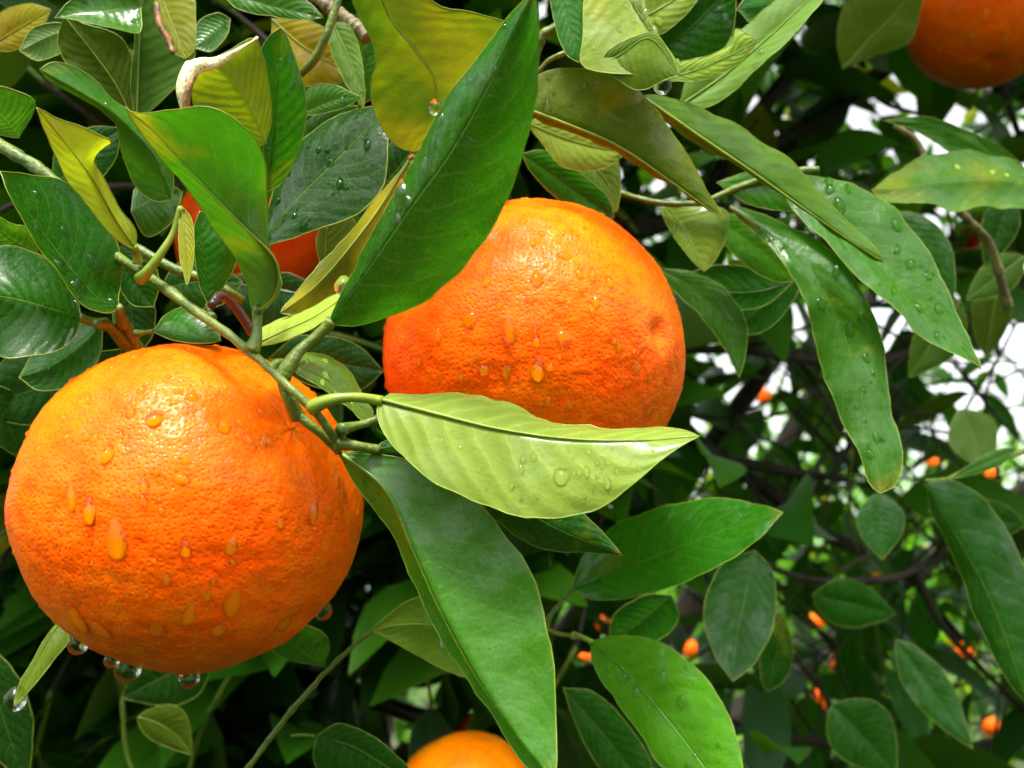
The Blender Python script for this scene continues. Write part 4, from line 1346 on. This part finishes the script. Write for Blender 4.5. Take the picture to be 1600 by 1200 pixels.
# leaves under the bronze leaf
leaf(tr_, 'U', (820, 190, 24), (985, 235, 24), [(880, 215), (940, 232)], [(850, 185), (900, 200), (950, 215)], [(840, 215), (880, 260), (940, 265)], tone='pale', yellow=0.15, tint=0.8, drops=4)
leaf(tr_, 'T', (815, 240, 24.5), (960, 340, 25), [(870, 280), (920, 315)], [(850, 235), (900, 265), (950, 310)], [(830, 270), (870, 310), (920, 345)], tone='mid', drops=4)
leaf(tr_, 'U', (850, 210, 25), (965, 330, 25), [(900, 240), (945, 280)], [(900, 205), (960, 240), (970, 290)], [(855, 240), (890, 280), (940, 325)], tone='fresh', yellow=0.15, tint=0.7)

# ------------------------------------------------------------------ right group: long wet leaves
rt = sprig('right sprig bearing the long wet hanging leaves', [(960, 300, 26.5), (1040, 318, 26.3), (1100, 315, 26), (1160, 290, 25.8), (1230, 270, 25.5), (1280, 265, 25.3)], 0.8, 1.0)
leaf(rt, 'T', (1225, 268, 25.2), (1533, 577, 22.8), [(1290, 330), (1370, 410), (1450, 490), (1500, 540)], [(1270, 275), (1335, 290), (1392, 325), (1440, 380), (1478, 445), (1507, 515)],
     [(1235, 320), (1300, 392), (1370, 452), (1440, 522), (1500, 560)], dl=0.35, dr=-0.5, tone='grey', yellow=0.12, drops=40, dsize=1.5, n=44, half=9, tint=1.1, label='long leaf with many drops, its yellow tip far right of the second orange')
leaf(rt, 'T', (1140, 322, 25.4), (1375, 771, 22.6), [(1215, 372, 24.6), (1280, 440, 24.0), (1325, 540), (1352, 640), (1368, 710)], [(1200, 335), (1290, 385, 24.4), (1345, 450, 23.8), (1378, 540), (1390, 620), (1407, 700), (1402, 755)],
     [(1160, 345), (1225, 412, 24.2), (1262, 485, 23.8), (1282, 575), (1312, 650), (1342, 705), (1358, 755)], dl=0.2, dr=0.15, tone='grey', yellow=0.14, drops=30, dsize=1.35, n=44, half=9, tint=0.95,
     label='long wet leaf hanging straight down right of the second orange')
leaf(rt, 'T', (1120, 285, 26), (1330, 330, 25.2), [(1190, 290), (1260, 300)], [(1170, 268), (1240, 270), (1300, 295)], [(1170, 320), (1240, 330), (1300, 335)], tone='fresh', drops=8, yellow=0.1, dsize=0.9)
leaf(rt, 'U', (1040, 318, 26.6), (1100, 425, 26), [(1065, 355), (1090, 400)], [(1080, 320), (1135, 330), (1133, 375), (1115, 410)], [(1035, 335), (1050, 365), (1075, 400)], tone='bright', yellow=0.22, drops=2, tint=0.85, label='small translucent leaf hanging beside the second orange')
leaf(rt, 'T', (1100, 330, 27.5), (1240, 440, 27), [(1160, 370), (1210, 410)], [(1150, 335), (1200, 360), (1235, 400)], [(1115, 360), (1160, 410), (1210, 440)], tone='bright', yellow=0.1, tint=0.8)
leaf(rt, 'T', (1030, 420, 28.5), (1155, 592, 27.5), [(1090, 455), (1135, 510)], [(1080, 425), (1130, 450), (1165, 500), (1166, 550)], [(1045, 445), (1090, 490), (1130, 540)], tone='grey', tint=0.8, label='slim curved leaf hanging at the right flank of the second orange')
leaf(rt, 'T', (1240, 440, 29), (1040, 450, 29), [(1180, 455), (1100, 455)], [(1190, 420), (1120, 415), (1070, 430)], [(1190, 480), (1120, 480), (1070, 465)], tone='dark')
leaf(rt, 'T', (1255, 420, 30), (1140, 520, 30), [(1200, 470)], [(1190, 430), (1150, 480)], [(1240, 470), (1190, 520)], tone='dark')

# far right curled leaf pair
fr_ = sprig('pale leaf sprig at the right edge below the upper right orange', [(1440, 245, 30), (1500, 330, 31), (1545, 380, 32), (1562, 430, 32.5), (1575, 480, 33)], 1.2, 1.6, M_STEMB,
    sub=[([(1398, 195, 31), (1432, 220, 31), (1446, 250, 31)], 1.0, 0.9, M_STEMB)])
leaf(fr_, 'T', (1660, 300, 29), (1362, 297, 27.6), [(1580, 280), (1500, 280), (1420, 290)], [(1600, 262), (1550, 243), (1500, 233), (1450, 243), (1400, 268)], [(1620, 325), (1545, 326), (1480, 329), (1430, 318), (1385, 316)],
     dl=0.5, dr=-0.3, tone='pale', yellow=0.27, drops=10, dsize=1.1, wave=0.014, tint=1.0, label='pale wavy leaf with yellow patches entering from the right edge')
leaf(fr_, 'T', (1640, 320, 31), (1378, 188, 30), [(1560, 250), (1470, 200)], [(1590, 250), (1530, 212), (1460, 185), (1410, 184)], [(1580, 310), (1500, 250), (1430, 205)], tone='fresh', yellow=0.2, tint=0.8)
leaf(fr_, 'U', (1316, 108, 44), (1440, -40, 43), [(1350, 70), (1400, 20)], [(1308, 60), (1325, 0), (1390, -40)], [(1370, 85), (1420, 65), (1440, 10)], tone='olive', yellow=0.16, label='olive leaf left of the upper right orange')
lens(fr_, 'T', (1400, 330, 34), (1490, 480, 33), 50, 50, 0, tone='dark')
lens(fr_, 'T', (1580, 300, 36), (1540, 420, 36), 30, 30, 0, tone='dark', tint=.8)
lens(fr_, 'U', (1600, 400, 36), (1510, 470, 36), 30, 30, 0, tone='dark')

# ------------------------------------------------------------------ lower right leaves
lr = sprig('lower sprig with two broad leaves right of the long hanging leaf', [(845, 1000, 26), (853, 980, 26), (858, 965, 26), (872, 945, 26), (893, 922, 26)], 0.9, 0.6,
    sub=[([(852, 982, 26), (872, 990, 25.8), (892, 993, 25.5), (905, 993, 25.3)], 0.7, 0.6, None)])
leaf(lr, 'T', (893, 920, 26), (1223, 801, 24), [(970, 892), (1060, 855), (1150, 822)], [(905, 880), (955, 825), (1040, 790), (1110, 779), (1175, 785)], [(930, 937), (1000, 932), (1075, 908), (1140, 875), (1190, 835)],
     dl=1.0, dr=-0.8, tone='mid', yellow=0.14, label='broad mid-green leaf below the pale leaf tip, pointing right', tint=1.15, n=36)
leaf(lr, 'T', (922, 1002, 25.2), (1150, 1262, 22), [(980, 1050), (1045, 1125), (1110, 1210)], [(970, 992), (1030, 1004), (1085, 1042), (1125, 1095), (1152, 1155), (1162, 1215)],
     [(926, 1040), (958, 1090), (1000, 1150), (1050, 1215), (1100, 1255)], dl=-0.3, dr=0.3, tone='bright', yellow=0.16, pet=[(910, 996, 25.3), (895, 993, 25.5)], pr=0.8, wave=0.006, tint=1.3, drops=16, dsize=1.7, label='bright green broad leaf at the bottom, right of centre', n=36)
leaf(lr, 'T', (880, 1075, 30), (1020, 1260, 29), [(920, 1120), (975, 1190)], [(925, 1080), (980, 1130), (1020, 1200)], [(895, 1120), (930, 1190), (980, 1240)], tone='dark')
leaf(lr, 'T', (1050, 930, 30), (950, 1010, 30), [(1000, 970)], [(1010, 930), (960, 960)], [(1060, 970), (1010, 1010)], tone='mid', tint=.8)
leaf(lr, 'T', (1180, 860, 32), (1145, 1065, 30), [(1165, 930), (1150, 1000)], [(1130, 880), (1100, 950), (1115, 1020)], [(1210, 900), (1208, 980), (1175, 1040)], tone='dark', label='hanging dark leaf behind the broad mid-green leaf')
lens(lr, 'T', (1200, 1080, 34), (1225, 960, 34), 24, 30, tone='dark', yellow=0.25)

# ------------------------------------------------------------------ right edge, half in shade
re_ = sprig('drooping sprig of dark leaves along the lower right edge', [(1640, 690, 34), (1580, 712, 33), (1520, 730, 33), (1480, 748, 32.5), (1445, 752, 32)], 1.1, 0.7)
leaf(re_, 'T', (1446, 755, 32), (1612, 1115, 30), [(1490, 830), (1540, 920), (1580, 1020)], [(1490, 750), (1545, 790), (1590, 860), (1625, 950), (1635, 1050)], [(1455, 800), (1490, 870), (1520, 950), (1560, 1040)],
     dl=0.4, dr=0.4, tone='dark', yellow=0.08, label='big dark leaf hanging down the right edge')
lens(re_, 'T', (1372, 770, 36), (1378, 875, 35), 42, 38, tone='mid', tint=0.8)
lens(re_, 'U', (1500, 640, 40), (1545, 735, 39), 42, 40, tone='grey', tint=0.7)
lens(re_, 'T', (1590, 700, 33), (1485, 748, 32), 14, 12, tone='fresh', tint=0.9)
lens(re_, 'T', (1600, 820, 42), (1450, 800, 42), 34, 34, tone='dark')
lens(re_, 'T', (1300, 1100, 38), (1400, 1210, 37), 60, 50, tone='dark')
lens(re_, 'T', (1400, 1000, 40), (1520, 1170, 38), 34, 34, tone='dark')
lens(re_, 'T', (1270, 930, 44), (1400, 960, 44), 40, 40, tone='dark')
lens(re_, 'U', (1500, 470, 40), (1420, 590, 40), 44, 36, tone='dark')
lens(re_, 'U', (1560, 440, 44), (1540, 560, 44), 30, 36, tone='olive', tint=.6)

# ------------------------------------------------------------------ bottom left
bl = sprig('thin green sprig rising from the bottom edge to a lime leaf', [(380, 1210, 24), (440, 1130, 24), (500, 1060, 24), (545, 1015, 24), (578, 988, 24)], 0.75, 0.6,
    sub=[([(455, 1150, 24), (475, 1148, 24), (492, 1150, 24)], 0.5, 0.5, None)])
leaf(bl, 'U', (770, 1050, 24.6), (577, 985, 23.8), [(700, 985), (640, 975)], [(740, 960), (690, 925), (640, 937), (605, 962)], [(740, 1060), (690, 1045), (630, 1012), (595, 992)], tone='bright', yellow=0.24, tint=1.1, label='lime leaf with an orange tip behind the long hanging leaf')
leaf(bl, 'T', (495, 1150, 25), (660, 1230, 25), [(550, 1165), (610, 1200)], [(530, 1130), (580, 1150), (630, 1190)], [(490, 1190), (530, 1240), (600, 1260)], tone='dark', yellow=0.08, label='dark leaf at the bottom edge below the lime leaf')
leaf(bl, 'T', (505, 1040, 26), (400, 985, 25), [(460, 1010), (430, 995)], [(515, 1010), (500, 985), (450, 975)], [(490, 1038), (450, 1030), (410, 1005)], tone='fresh', tint=0.7)
leaf(bl, 'U', (100, 965, 23), (22, 1102, 22), [(75, 1000), (45, 1055)], [(108, 1000), (85, 1030), (50, 1075)], [(80, 985), (55, 1025), (30, 1070)], tone='olive', yellow=0.05, label='drooping narrow leaf with a drop at its tip under the front orange')
pendant(bl, parent_origin(bl), P(24, 1092, 22), 17 / FPX * 0.22)
lens(bl, 'U', (215, 1120, 32), (300, 1180, 32), 40, 30, 12, tone='olive', tint=.7)
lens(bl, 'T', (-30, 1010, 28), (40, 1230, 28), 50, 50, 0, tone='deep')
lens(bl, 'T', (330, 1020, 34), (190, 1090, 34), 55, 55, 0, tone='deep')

# ------------------------------------------------------------------ deeper twigs, built from shared leaves
def shared_leaf(seed, fold, droop, wid):
    r = random.Random(seed)
    n, half = 12, 3
    V, F, UV = [], [], []
    W = 2 * half + 1
    for i in range(n + 1):
        v = i / n
        wv = wid * 0.86 * math.sin(math.pi * v ** 0.82) ** 0.95 * (1.08 - 0.22 * v) + 0.003
        for j in range(-half, half + 1):
            u = j / half
            x = wv * u
            z = fold * abs(x) + wv * 0.10 * math.sin(math.pi * abs(u)) - droop * v * v + 0.018 * noise.noise(Vector((seed, v * 5, u * 2))) 
            V.append((x, v, z))
            UV.append((j / (2 * half) + 0.5, v))
    for i in range(n):
        for j in range(W - 1):
            a = i * W + j
            F.append((a, a + 1, a + W + 1, a + W))
    FM = [0] * len(F)
    loop = [Vector(V[i * W]) for i in range(n + 1)] + [Vector(V[i * W + W - 1]) for i in range(n - 1, 0, -1)]
    rv, rf = tube_geo(loop, [0.0014] * len(loop), 4, closed=True)
    o0 = len(V)
    V += [tuple(q) for q in rv]
    UV += [(0.5, 0.5)] * len(rv)
    F += [tuple(k + o0 for k in f) for f in rf]
    FM += [1] * len(rf)
    # petiole
    pv, pf = tube_geo([Vector((0, 0.03, -0.006)), Vector((0, -0.06, 0)), Vector((0, -0.13, -0.02))], [0.009, 0.009, 0.012], 5)
    o0 = len(V)
    V += [tuple(q) for q in pv]
    UV += [(0.5, 0.5)] * len(pv)
    F += [tuple(k + o0 for k in f) for f in pf]
    FM += [2] * len(pf)
    return mesh('shared_leaf', V, F, [M_LEAF, M_RIM, M_STEM], fmat=FM, uvs=UV)
SH = [shared_leaf(k, f, d, w_) for k, (f, d, w_) in enumerate([(0.25, 0.12, 0.20), (0.10, 0.25, 0.22), (0.45, 0.08, 0.18), (0.15, -0.05, 0.21), (0.30, 0.40, 0.19), (0.05, 0.18, 0.24)])]

def twig(x, y, d, dx, dy, dz, nl, label, tones=('dark', 'mid', 'deep'), ln=0.16, lsize=0.075, yel=0.08, seed=None):
    """a leafy twig starting at pixel (x, y), d cm deep, growing along (dx right, dy up, dz away)"""
    r = random.Random(seed if seed is not None else int(x * 3 + y * 7 + d))
    p0 = P(x, y, d)
    dr = (RGT * dx + UPV * dy + FWD * dz).normalized()
    t = thing('leafy_twig', label, 'branch', p0, 'shaded leafy twigs deeper in the tree')
    side = dr.cross(Vector((0, 0, 1))).normalized()
    tube('stem_base', [p0 - dr * 0.07 + FWD * 0.10, p0 - dr * 0.03 + FWD * 0.035, p0], lambda q: 0.0016 - 0.0003 * q, M_BARK, t, 6, n=8)
    pts = [p0, p0 + dr * ln * 0.4 + side * ln * r.uniform(-.06, .06), p0 + dr * ln * 0.75 + Vector((0, 0, -0.02 * ln / 0.16)), p0 + dr * ln + Vector((0, 0, -0.05 * ln / 0.16))]
    path = spline(pts, 20)
    tube('stem', path, lambda s: 0.0013 * (1 - 0.5 * s), M_STEM if r.random() < 0.6 else M_BARK, t, 6)
    a0 = r.uniform(0, 6.28)
    for k in range(nl):
        i = int(2 + 18 * (k + 0.6) / nl)
        i = min(i, 20)
        ax0 = (path[min(i + 1, 20)] - path[max(i - 1, 0)]).normalized()
        a = a0 + k * 2.4
        out = (side * math.cos(a) + ax0.cross(side) * math.sin(a))
        ax = (ax0 * 0.55 + out * 0.8 + Vector((0, 0, -0.35)) + Vector((r.gauss(0, .15), r.gauss(0, .15), r.gauss(0, .15)))).normalized()
        s = lsize * r.uniform(0.75, 1.2)
        m3 = leaf_frame(ax, Vector((0, -0.25, 1)), r.gauss(0, 0.45))
        o = bpy.data.objects.new('leaf', r.choice(SH))
        COL.objects.link(o)
        o.parent = t
        mm = (m3 * s).to_4x4()
        mm.translation = path[i] + ax * s * 0.12 - p0
        o.matrix_local = mm
        tn = r.choice(tones)
        top, und = GREEN[tn]
        kk = r.uniform(0.85, 1.2)
        o.color = tuple(c * kk for c in top) + (1,)
        o['under'] = [c * kk for c in und]
        o['yellow'] = yel * r.uniform(0, 2.2)
        o['veins'] = 0.6
    return t

TW = [
 (1560, 560, 44, -0.4, -0.8, 0.2, 6, 'sparse twig in front of the bright sky gap at the right edge', ('dark', 'olive'), 0.12),
 (1330, 700, 42, 0.2, -0.9, 0.2, 5, 'twig with dim leaves directly below the long straight-hanging leaf', ('dark', 'mid'), 0.12),
 (1500, 880, 48, -0.7, -0.4, 0.1, 7, 'leafy twig below the forked limb at the lower right', ('dark', 'mid'), 0.15),
 (1250, 960, 50, 0.7, -0.5, 0.2, 7, 'twig of dark leaves right of the hanging dark leaf', ('dark', 'mid'), 0.15),
 (1580, 1050, 46, -0.8, -0.3, 0.1, 6, 'leafy twig in the bottom right corner', ('mid', 'dark'), 0.14),
 (1240, 1100, 44, 0.4, -0.7, 0.3, 6, 'leafy twig at the bottom edge right of the bright green leaf', ('dark', 'mid'), 0.14),
 (1120, 620, 48, 0.6, -0.6, 0.3, 6, 'dim twig right of the second orange, above the thick slanting limb', ('dark', 'mid'), 0.13),
 (1180, 560, 60, 0.7, -0.2, 0.2, 6, 'dim twig under the thin level limb on the right', ('dark', 'mid', 'bright'), 0.14),
 (1400, 620, 64, 0.7, 0.2, 0.2, 5, 'pale-lit twig between the two long hanging leaves', ('mid', 'bright'), 0.13),
 (1020, 880, 46, -0.5, -0.8, 0.2, 6, 'dark twig in the shadow behind the broad mid-green leaf', ('deep', 'dark'), 0.15),
 (900, 1010, 44, -0.3, -0.9, 0.3, 6, 'dark twig just right of the long lower leaf', ('deep', 'dark'), 0.15),
 (640, 860, 46, 0.1, -0.9, 0.3, 6, 'nearly black twig in the gap between front orange and long lower leaf', ('deep',), 0.14),
 (560, 960, 52, -0.4, -0.8, 0.2, 6, 'dim twig below the right flank of the front orange', ('deep', 'dark'), 0.15),
 (300, 1080, 46, -0.7, -0.4, 0.1, 7, 'dark twig under the middle of the front orange', ('deep', 'dark'), 0.16),
 (80, 1080, 44, -0.2, -0.9, 0.2, 6, 'dark twig in the bottom left corner', ('deep', 'dark'), 0.15),
 (470, 1130, 58, 0.6, -0.5, 0.2, 6, 'shaded twig behind the thin rising green sprig', ('deep', 'dark'), 0.15),
 (40, 640, 40, -0.3, -0.8, 0.2, 6, 'dark twig left of the front orange at the picture edge', ('deep',), 0.14),
 (120, 560, 38, -0.8, 0.1, 0.2, 6, 'shaded twig between the left leaves and the front orange', ('deep', 'dark'), 0.13),
 (420, 500, 40, 0.7, -0.2, 0.3, 6, 'dark twig in the gap between the two big oranges', ('deep',), 0.13),
 (660, 240, 40, -0.5, 0.6, 0.3, 6, 'shaded twig behind the wide yellow-green top leaf', ('deep', 'dark'), 0.14),
 (480, 120, 38, -0.6, 0.5, 0.2, 6, 'shaded twig behind the mustard leaf', ('deep', 'dark', 'olive'), 0.13),
 (250, 110, 36, -0.7, 0.4, 0.2, 7, 'shaded twig behind the upper left leaves', ('dark', 'deep', 'olive'), 0.15),
 (70, 130, 40, -0.6, 0.5, 0.2, 6, 'dim twig at the top left corner', ('dark', 'mustard', 'dark'), 0.14),
 (60, 300, 36, -0.7, -0.2, 0.2, 6, 'shaded twig behind the folded leaf at the left edge', ('deep',), 0.13),
 (330, 300, 34, 0.3, 0.5, 0.5, 6, 'shaded twig just behind the ragged broad leaf', ('deep', 'dark'), 0.12),
 (1080, 210, 46, 0.6, 0.3, 0.3, 6, 'dim twig behind the olive slanting leaf', ('dark', 'mid'), 0.13),
 (1150, 120, 50, 0.4, 0.7, 0.2, 6, 'dark twig behind the grey-green top leaf', ('dark',), 0.13),
 (1560, 190, 56, -0.3, -0.8, 0.2, 5, 'dark twig under the upper right orange', ('dark', 'deep'), 0.13),
 (1270, 170, 60, -0.6, -0.5, 0.1, 5, 'backlit twig among the sky gaps at the upper right', ('mid', 'dark'), 0.12),
 (1090, 440, 72, 0.7, -0.3, 0.2, 8, 'small leafy twig in the tangle just right of the second orange', ('mid', 'fresh', 'dark'), 0.17),
 (1130, 660, 80, 0.8, -0.4, 0.2, 8, 'small leafy twig in the tangle right of the pale leaf tip', ('mid', 'fresh', 'dark'), 0.18),
 (1300, 640, 90, -0.6, -0.5, 0.2, 8, 'small far twig left of the straight-hanging leaf', ('mid', 'fresh'), 0.19),
 (1450, 640, 76, 0.4, -0.8, 0.2, 8, 'small far twig between straight-hanging leaf and right edge', ('mid', 'fresh', 'dark'), 0.18),
 (1230, 780, 84, 0.8, 0.2, 0.2, 8, 'small far twig just right of the broad mid-green leaf', ('mid', 'dark', 'fresh'), 0.19),
 (1420, 800, 92, -0.7, -0.5, 0.2, 8, 'small far twig under the slanting limb', ('mid', 'fresh'), 0.20),
 (1330, 930, 78, 0.6, -0.6, 0.1, 8, 'small far twig in the middle of the lower right tangle', ('mid', 'dark', 'fresh'), 0.18),
 (1560, 930, 88, -0.7, 0.3, 0.2, 8, 'small far twig behind the big dark right-edge leaf', ('mid', 'fresh'), 0.19),
 (1180, 1010, 82, 0.7, -0.5, 0.2, 8, 'small far twig right of the bright green leaf', ('mid', 'dark', 'fresh'), 0.18),
 (1360, 1060, 90, -0.5, -0.7, 0.2, 8, 'small far twig above the bottom right level limb', ('mid', 'fresh'), 0.19),
 (1530, 1130, 84, -0.8, -0.1, 0.2, 8, 'small far twig along the bottom right edge', ('mid', 'fresh', 'dark'), 0.18),
 (1280, 300, 84, -0.2, -0.8, 0.3, 7, 'small far twig behind the drop-covered long leaf base', ('mid', 'dark'), 0.17),
 (1480, 250, 88, -0.7, 0.2, 0.2, 7, 'small far twig behind the pale wavy leaf', ('dark', 'mid'), 0.17),
 (1230, 90, 84, 0.5, -0.5, 0.2, 7, 'small far twig beside the steep black limb', ('dark', 'mid'), 0.17),
 (1480, 400, 48, -0.3, -0.6, 0.4, 5, 'dim twig behind the drop-covered long leaf', ('dark', 'deep'), 0.13),
]
for a in TW:
    a = list(a)
    if a[0] > 1000 and a[2] < 70:
        a[2] *= 1.45
    twig(*a, lsize=0.066)

FO = [(1290, 972, 'far orange just right of the hanging dark leaf'), (1256, 1097, 'far orange left of a dark leaf near the bottom right'), (1265, 1105, 'second far orange in the pair near the bottom right'),
      (1396, 1077, 'single far orange framed by dark leaves at the lower right'), (1498, 1018, 'far orange beside the forked limb, lower right'), (1486, 1033, 'far orange below its neighbour beside the forked limb'),
      (1581, 1130, 'bright far orange in the bottom right corner'), (1572, 1160, 'lower far orange in the bottom right corner'), (1447, 707, 'far orange right of the straight-hanging leaf'),
      (1515, 715, 'far orange above the pale small leaf on the right'), (1330, 852, 'small far orange under the long straight-hanging leaf'), (1570, 808, 'far orange above the dark leaf at the right edge'),
      (925, 960, 'pair-forming far orange left, below the broad mid-green leaf'), (937, 958, 'pair-forming far orange right, below the broad mid-green leaf'), (1075, 972, 'far orange in the shade behind the broad mid-green leaf'),
      (895, 1070, 'far orange between long lower leaf and bright green leaf'), (1155, 645, 'far orange near the second orange, right side'), (1380, 887, 'tiny far orange left of the right-edge dark leaf'), (1308, 1035, 'tiny far orange above a dark leaf, lower right')]

# ------------------------------------------------------------------ deep foliage of the same tree (one mass)
GAPS = [(q[0], q[1], 15) for q in FO] + [(1330, 225, 36), (1330, 155, 30), (1395, 118, 24), (1412, 130, 24), (1260, 60, 16), (1220, 215, 18), (1375, 270, 14), (1145, 148, 20), (980, 325, 26), (1070, 395, 26), (1140, 370, 16), (1078, 500, 26),
        (1228, 505, 34), (1210, 540, 30), (1218, 575, 24), (1375, 495, 26), (1465, 550, 28), (1530, 530, 34), (1590, 520, 34), (1570, 620, 44), (1500, 600, 26), (1245, 615, 20), (1255, 700, 22), (1305, 645, 18),
        (683, 1085, 20), (600, 1140, 18), (640, 1090, 16), (545, 1045, 16), (600, 1020, 14), (955, 812, 16), (855, 930, 22), (848, 22, 18), (110, 65, 14), (25, 100, 26), (1600, 380, 10), (1545, 345, 10), (1270, 950, 20), (1250, 950, 20)]
r = random.Random(99)
spots = []
guard = 0
while len(spots) < 27000 and guard < 400000:
    guard += 1
    if len(spots) < 5200:        # unseen dense overhang above the frame, added to shade the interior
        p = Vector((r.uniform(-1.3, 0.45), r.uniform(0.14, 1.1), r.uniform(1.98, 2.75)))
    elif len(spots) < 9500:     # leaves close behind the fruit
        z = r.uniform(0.46, 1.0)
        p = CAM + z * (FWD + RGT * r.uniform(-.62, .62) + UPV * r.uniform(-.5, .5))
    else:
        p = Vector((r.uniform(-2.2, 2.4), r.uniform(0.12, 3.3), r.uniform(0.3, 3.9)))
    # the tree's outline: a dome, open below, its crown leant out to shade the interior
    e = Vector(((p.x + 0.1) / 2.4, (p.y - 1.85) / 1.75, (p.z - 1.95) / 1.95))
    if e.length > 1: continue
    if p.z < 1.98 and p.y < 0.45: continue
    keep = 0.9
    q = project(p)
    if q is not None and -60 < q[0] < 1660 and -60 < q[1] < 1260:
        x, y, z = q
        if x < 620: keep = 1.0
        elif x < 1000: keep = 0.85
        else: keep = (0.9 if y < 600 else 0.3) if z > 1.0 else (0.35 if y < 600 else 0.15)
        rad = 0.02 * FPX / z
        for gx, gy, gr in GAPS:
            if math.hypot(x - gx, y - gy) < gr * 0.6 + rad:
                keep = 0
                break
    if r.random() > keep: continue
    ax = Vector((p.x * 0.4 + r.gauss(0, .6), p.y - 2.0 + r.gauss(0, .8), r.gauss(-.35, .6)))
    spots.append((p, r.uniform(0.06, 0.10), leaf_frame(ax, Vector((0, 0, 1)), r.gauss(0, .6))))
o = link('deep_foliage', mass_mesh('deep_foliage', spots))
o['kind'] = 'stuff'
o['label'] = 'dim mass of leaves filling the tree behind everything, with an unseen overhang added for shade'
o['category'] = 'foliage'
# its trunk and main boughs
tk = thing('orange_tree', 'trunk and boughs of the near tree, hidden deep in its shade', 'tree', Vector((-0.5, 2.1, 0)))
tube('trunk', [Vector((-0.5, 2.1, -0.1)), Vector((-0.48, 2.08, 0.4)), Vector((-0.42, 2.0, 0.9))], lambda s: 0.09 * (1 - 0.3 * s), M_BARK, tk, 10, 0.004, n=10)
for a, b_, c in ((-1.3, 1.4, 2.2), (0.7, 1.5, 2.3), (-0.2, 2.6, 2.6), (0.3, 1.0, 1.9), (-0.9, 1.1, 1.9), (1.3, 2.2, 2.0)):
    tube('bough', [Vector((-0.43, 2.02, 0.8)), Vector((a * 0.5 - 0.2, (b_ + 2) / 2, 1.4)), Vector((a, b_, c))], lambda s: 0.05 * (1 - 0.8 * s), M_BARK, tk, 8, 0.003, n=12)

# ------------------------------------------------------------------ far oranges in the orchard
bpy.context.view_layer.update()
dg = bpy.context.evaluated_depsgraph_get()
r = random.Random(5)
for k, (x, y, lab) in enumerate(FO):
    d = (430, 500, 470, 560)[k % 4]
    bx, by, best = x, y, -1
    for q in range(40):                     # hang it where the near leaves leave it in sight
        dx, dy = (0, 0) if q == 0 else (r.uniform(-1, 1) * (12 + q), r.uniform(-1, 1) * (12 + q))
        free = 0
        for ox, oy in ((0, 0), (7, 0), (-7, 0), (0, 7), (0, -7)):
            ok, loc, _, _, _, _ = SC.ray_cast(dg, CAM, ray(x + dx + ox, y + dy + oy), distance=d * 0.01 - 0.3)
            free += 0 if ok else 1
        if free > best:
            bx, by, best = x + dx, y + dy, free
        if free == 5: break
    far_orange(P(bx, by, d), 0.040 * (0.9 + 0.25 * ((k * 7) % 5) / 5), lab)
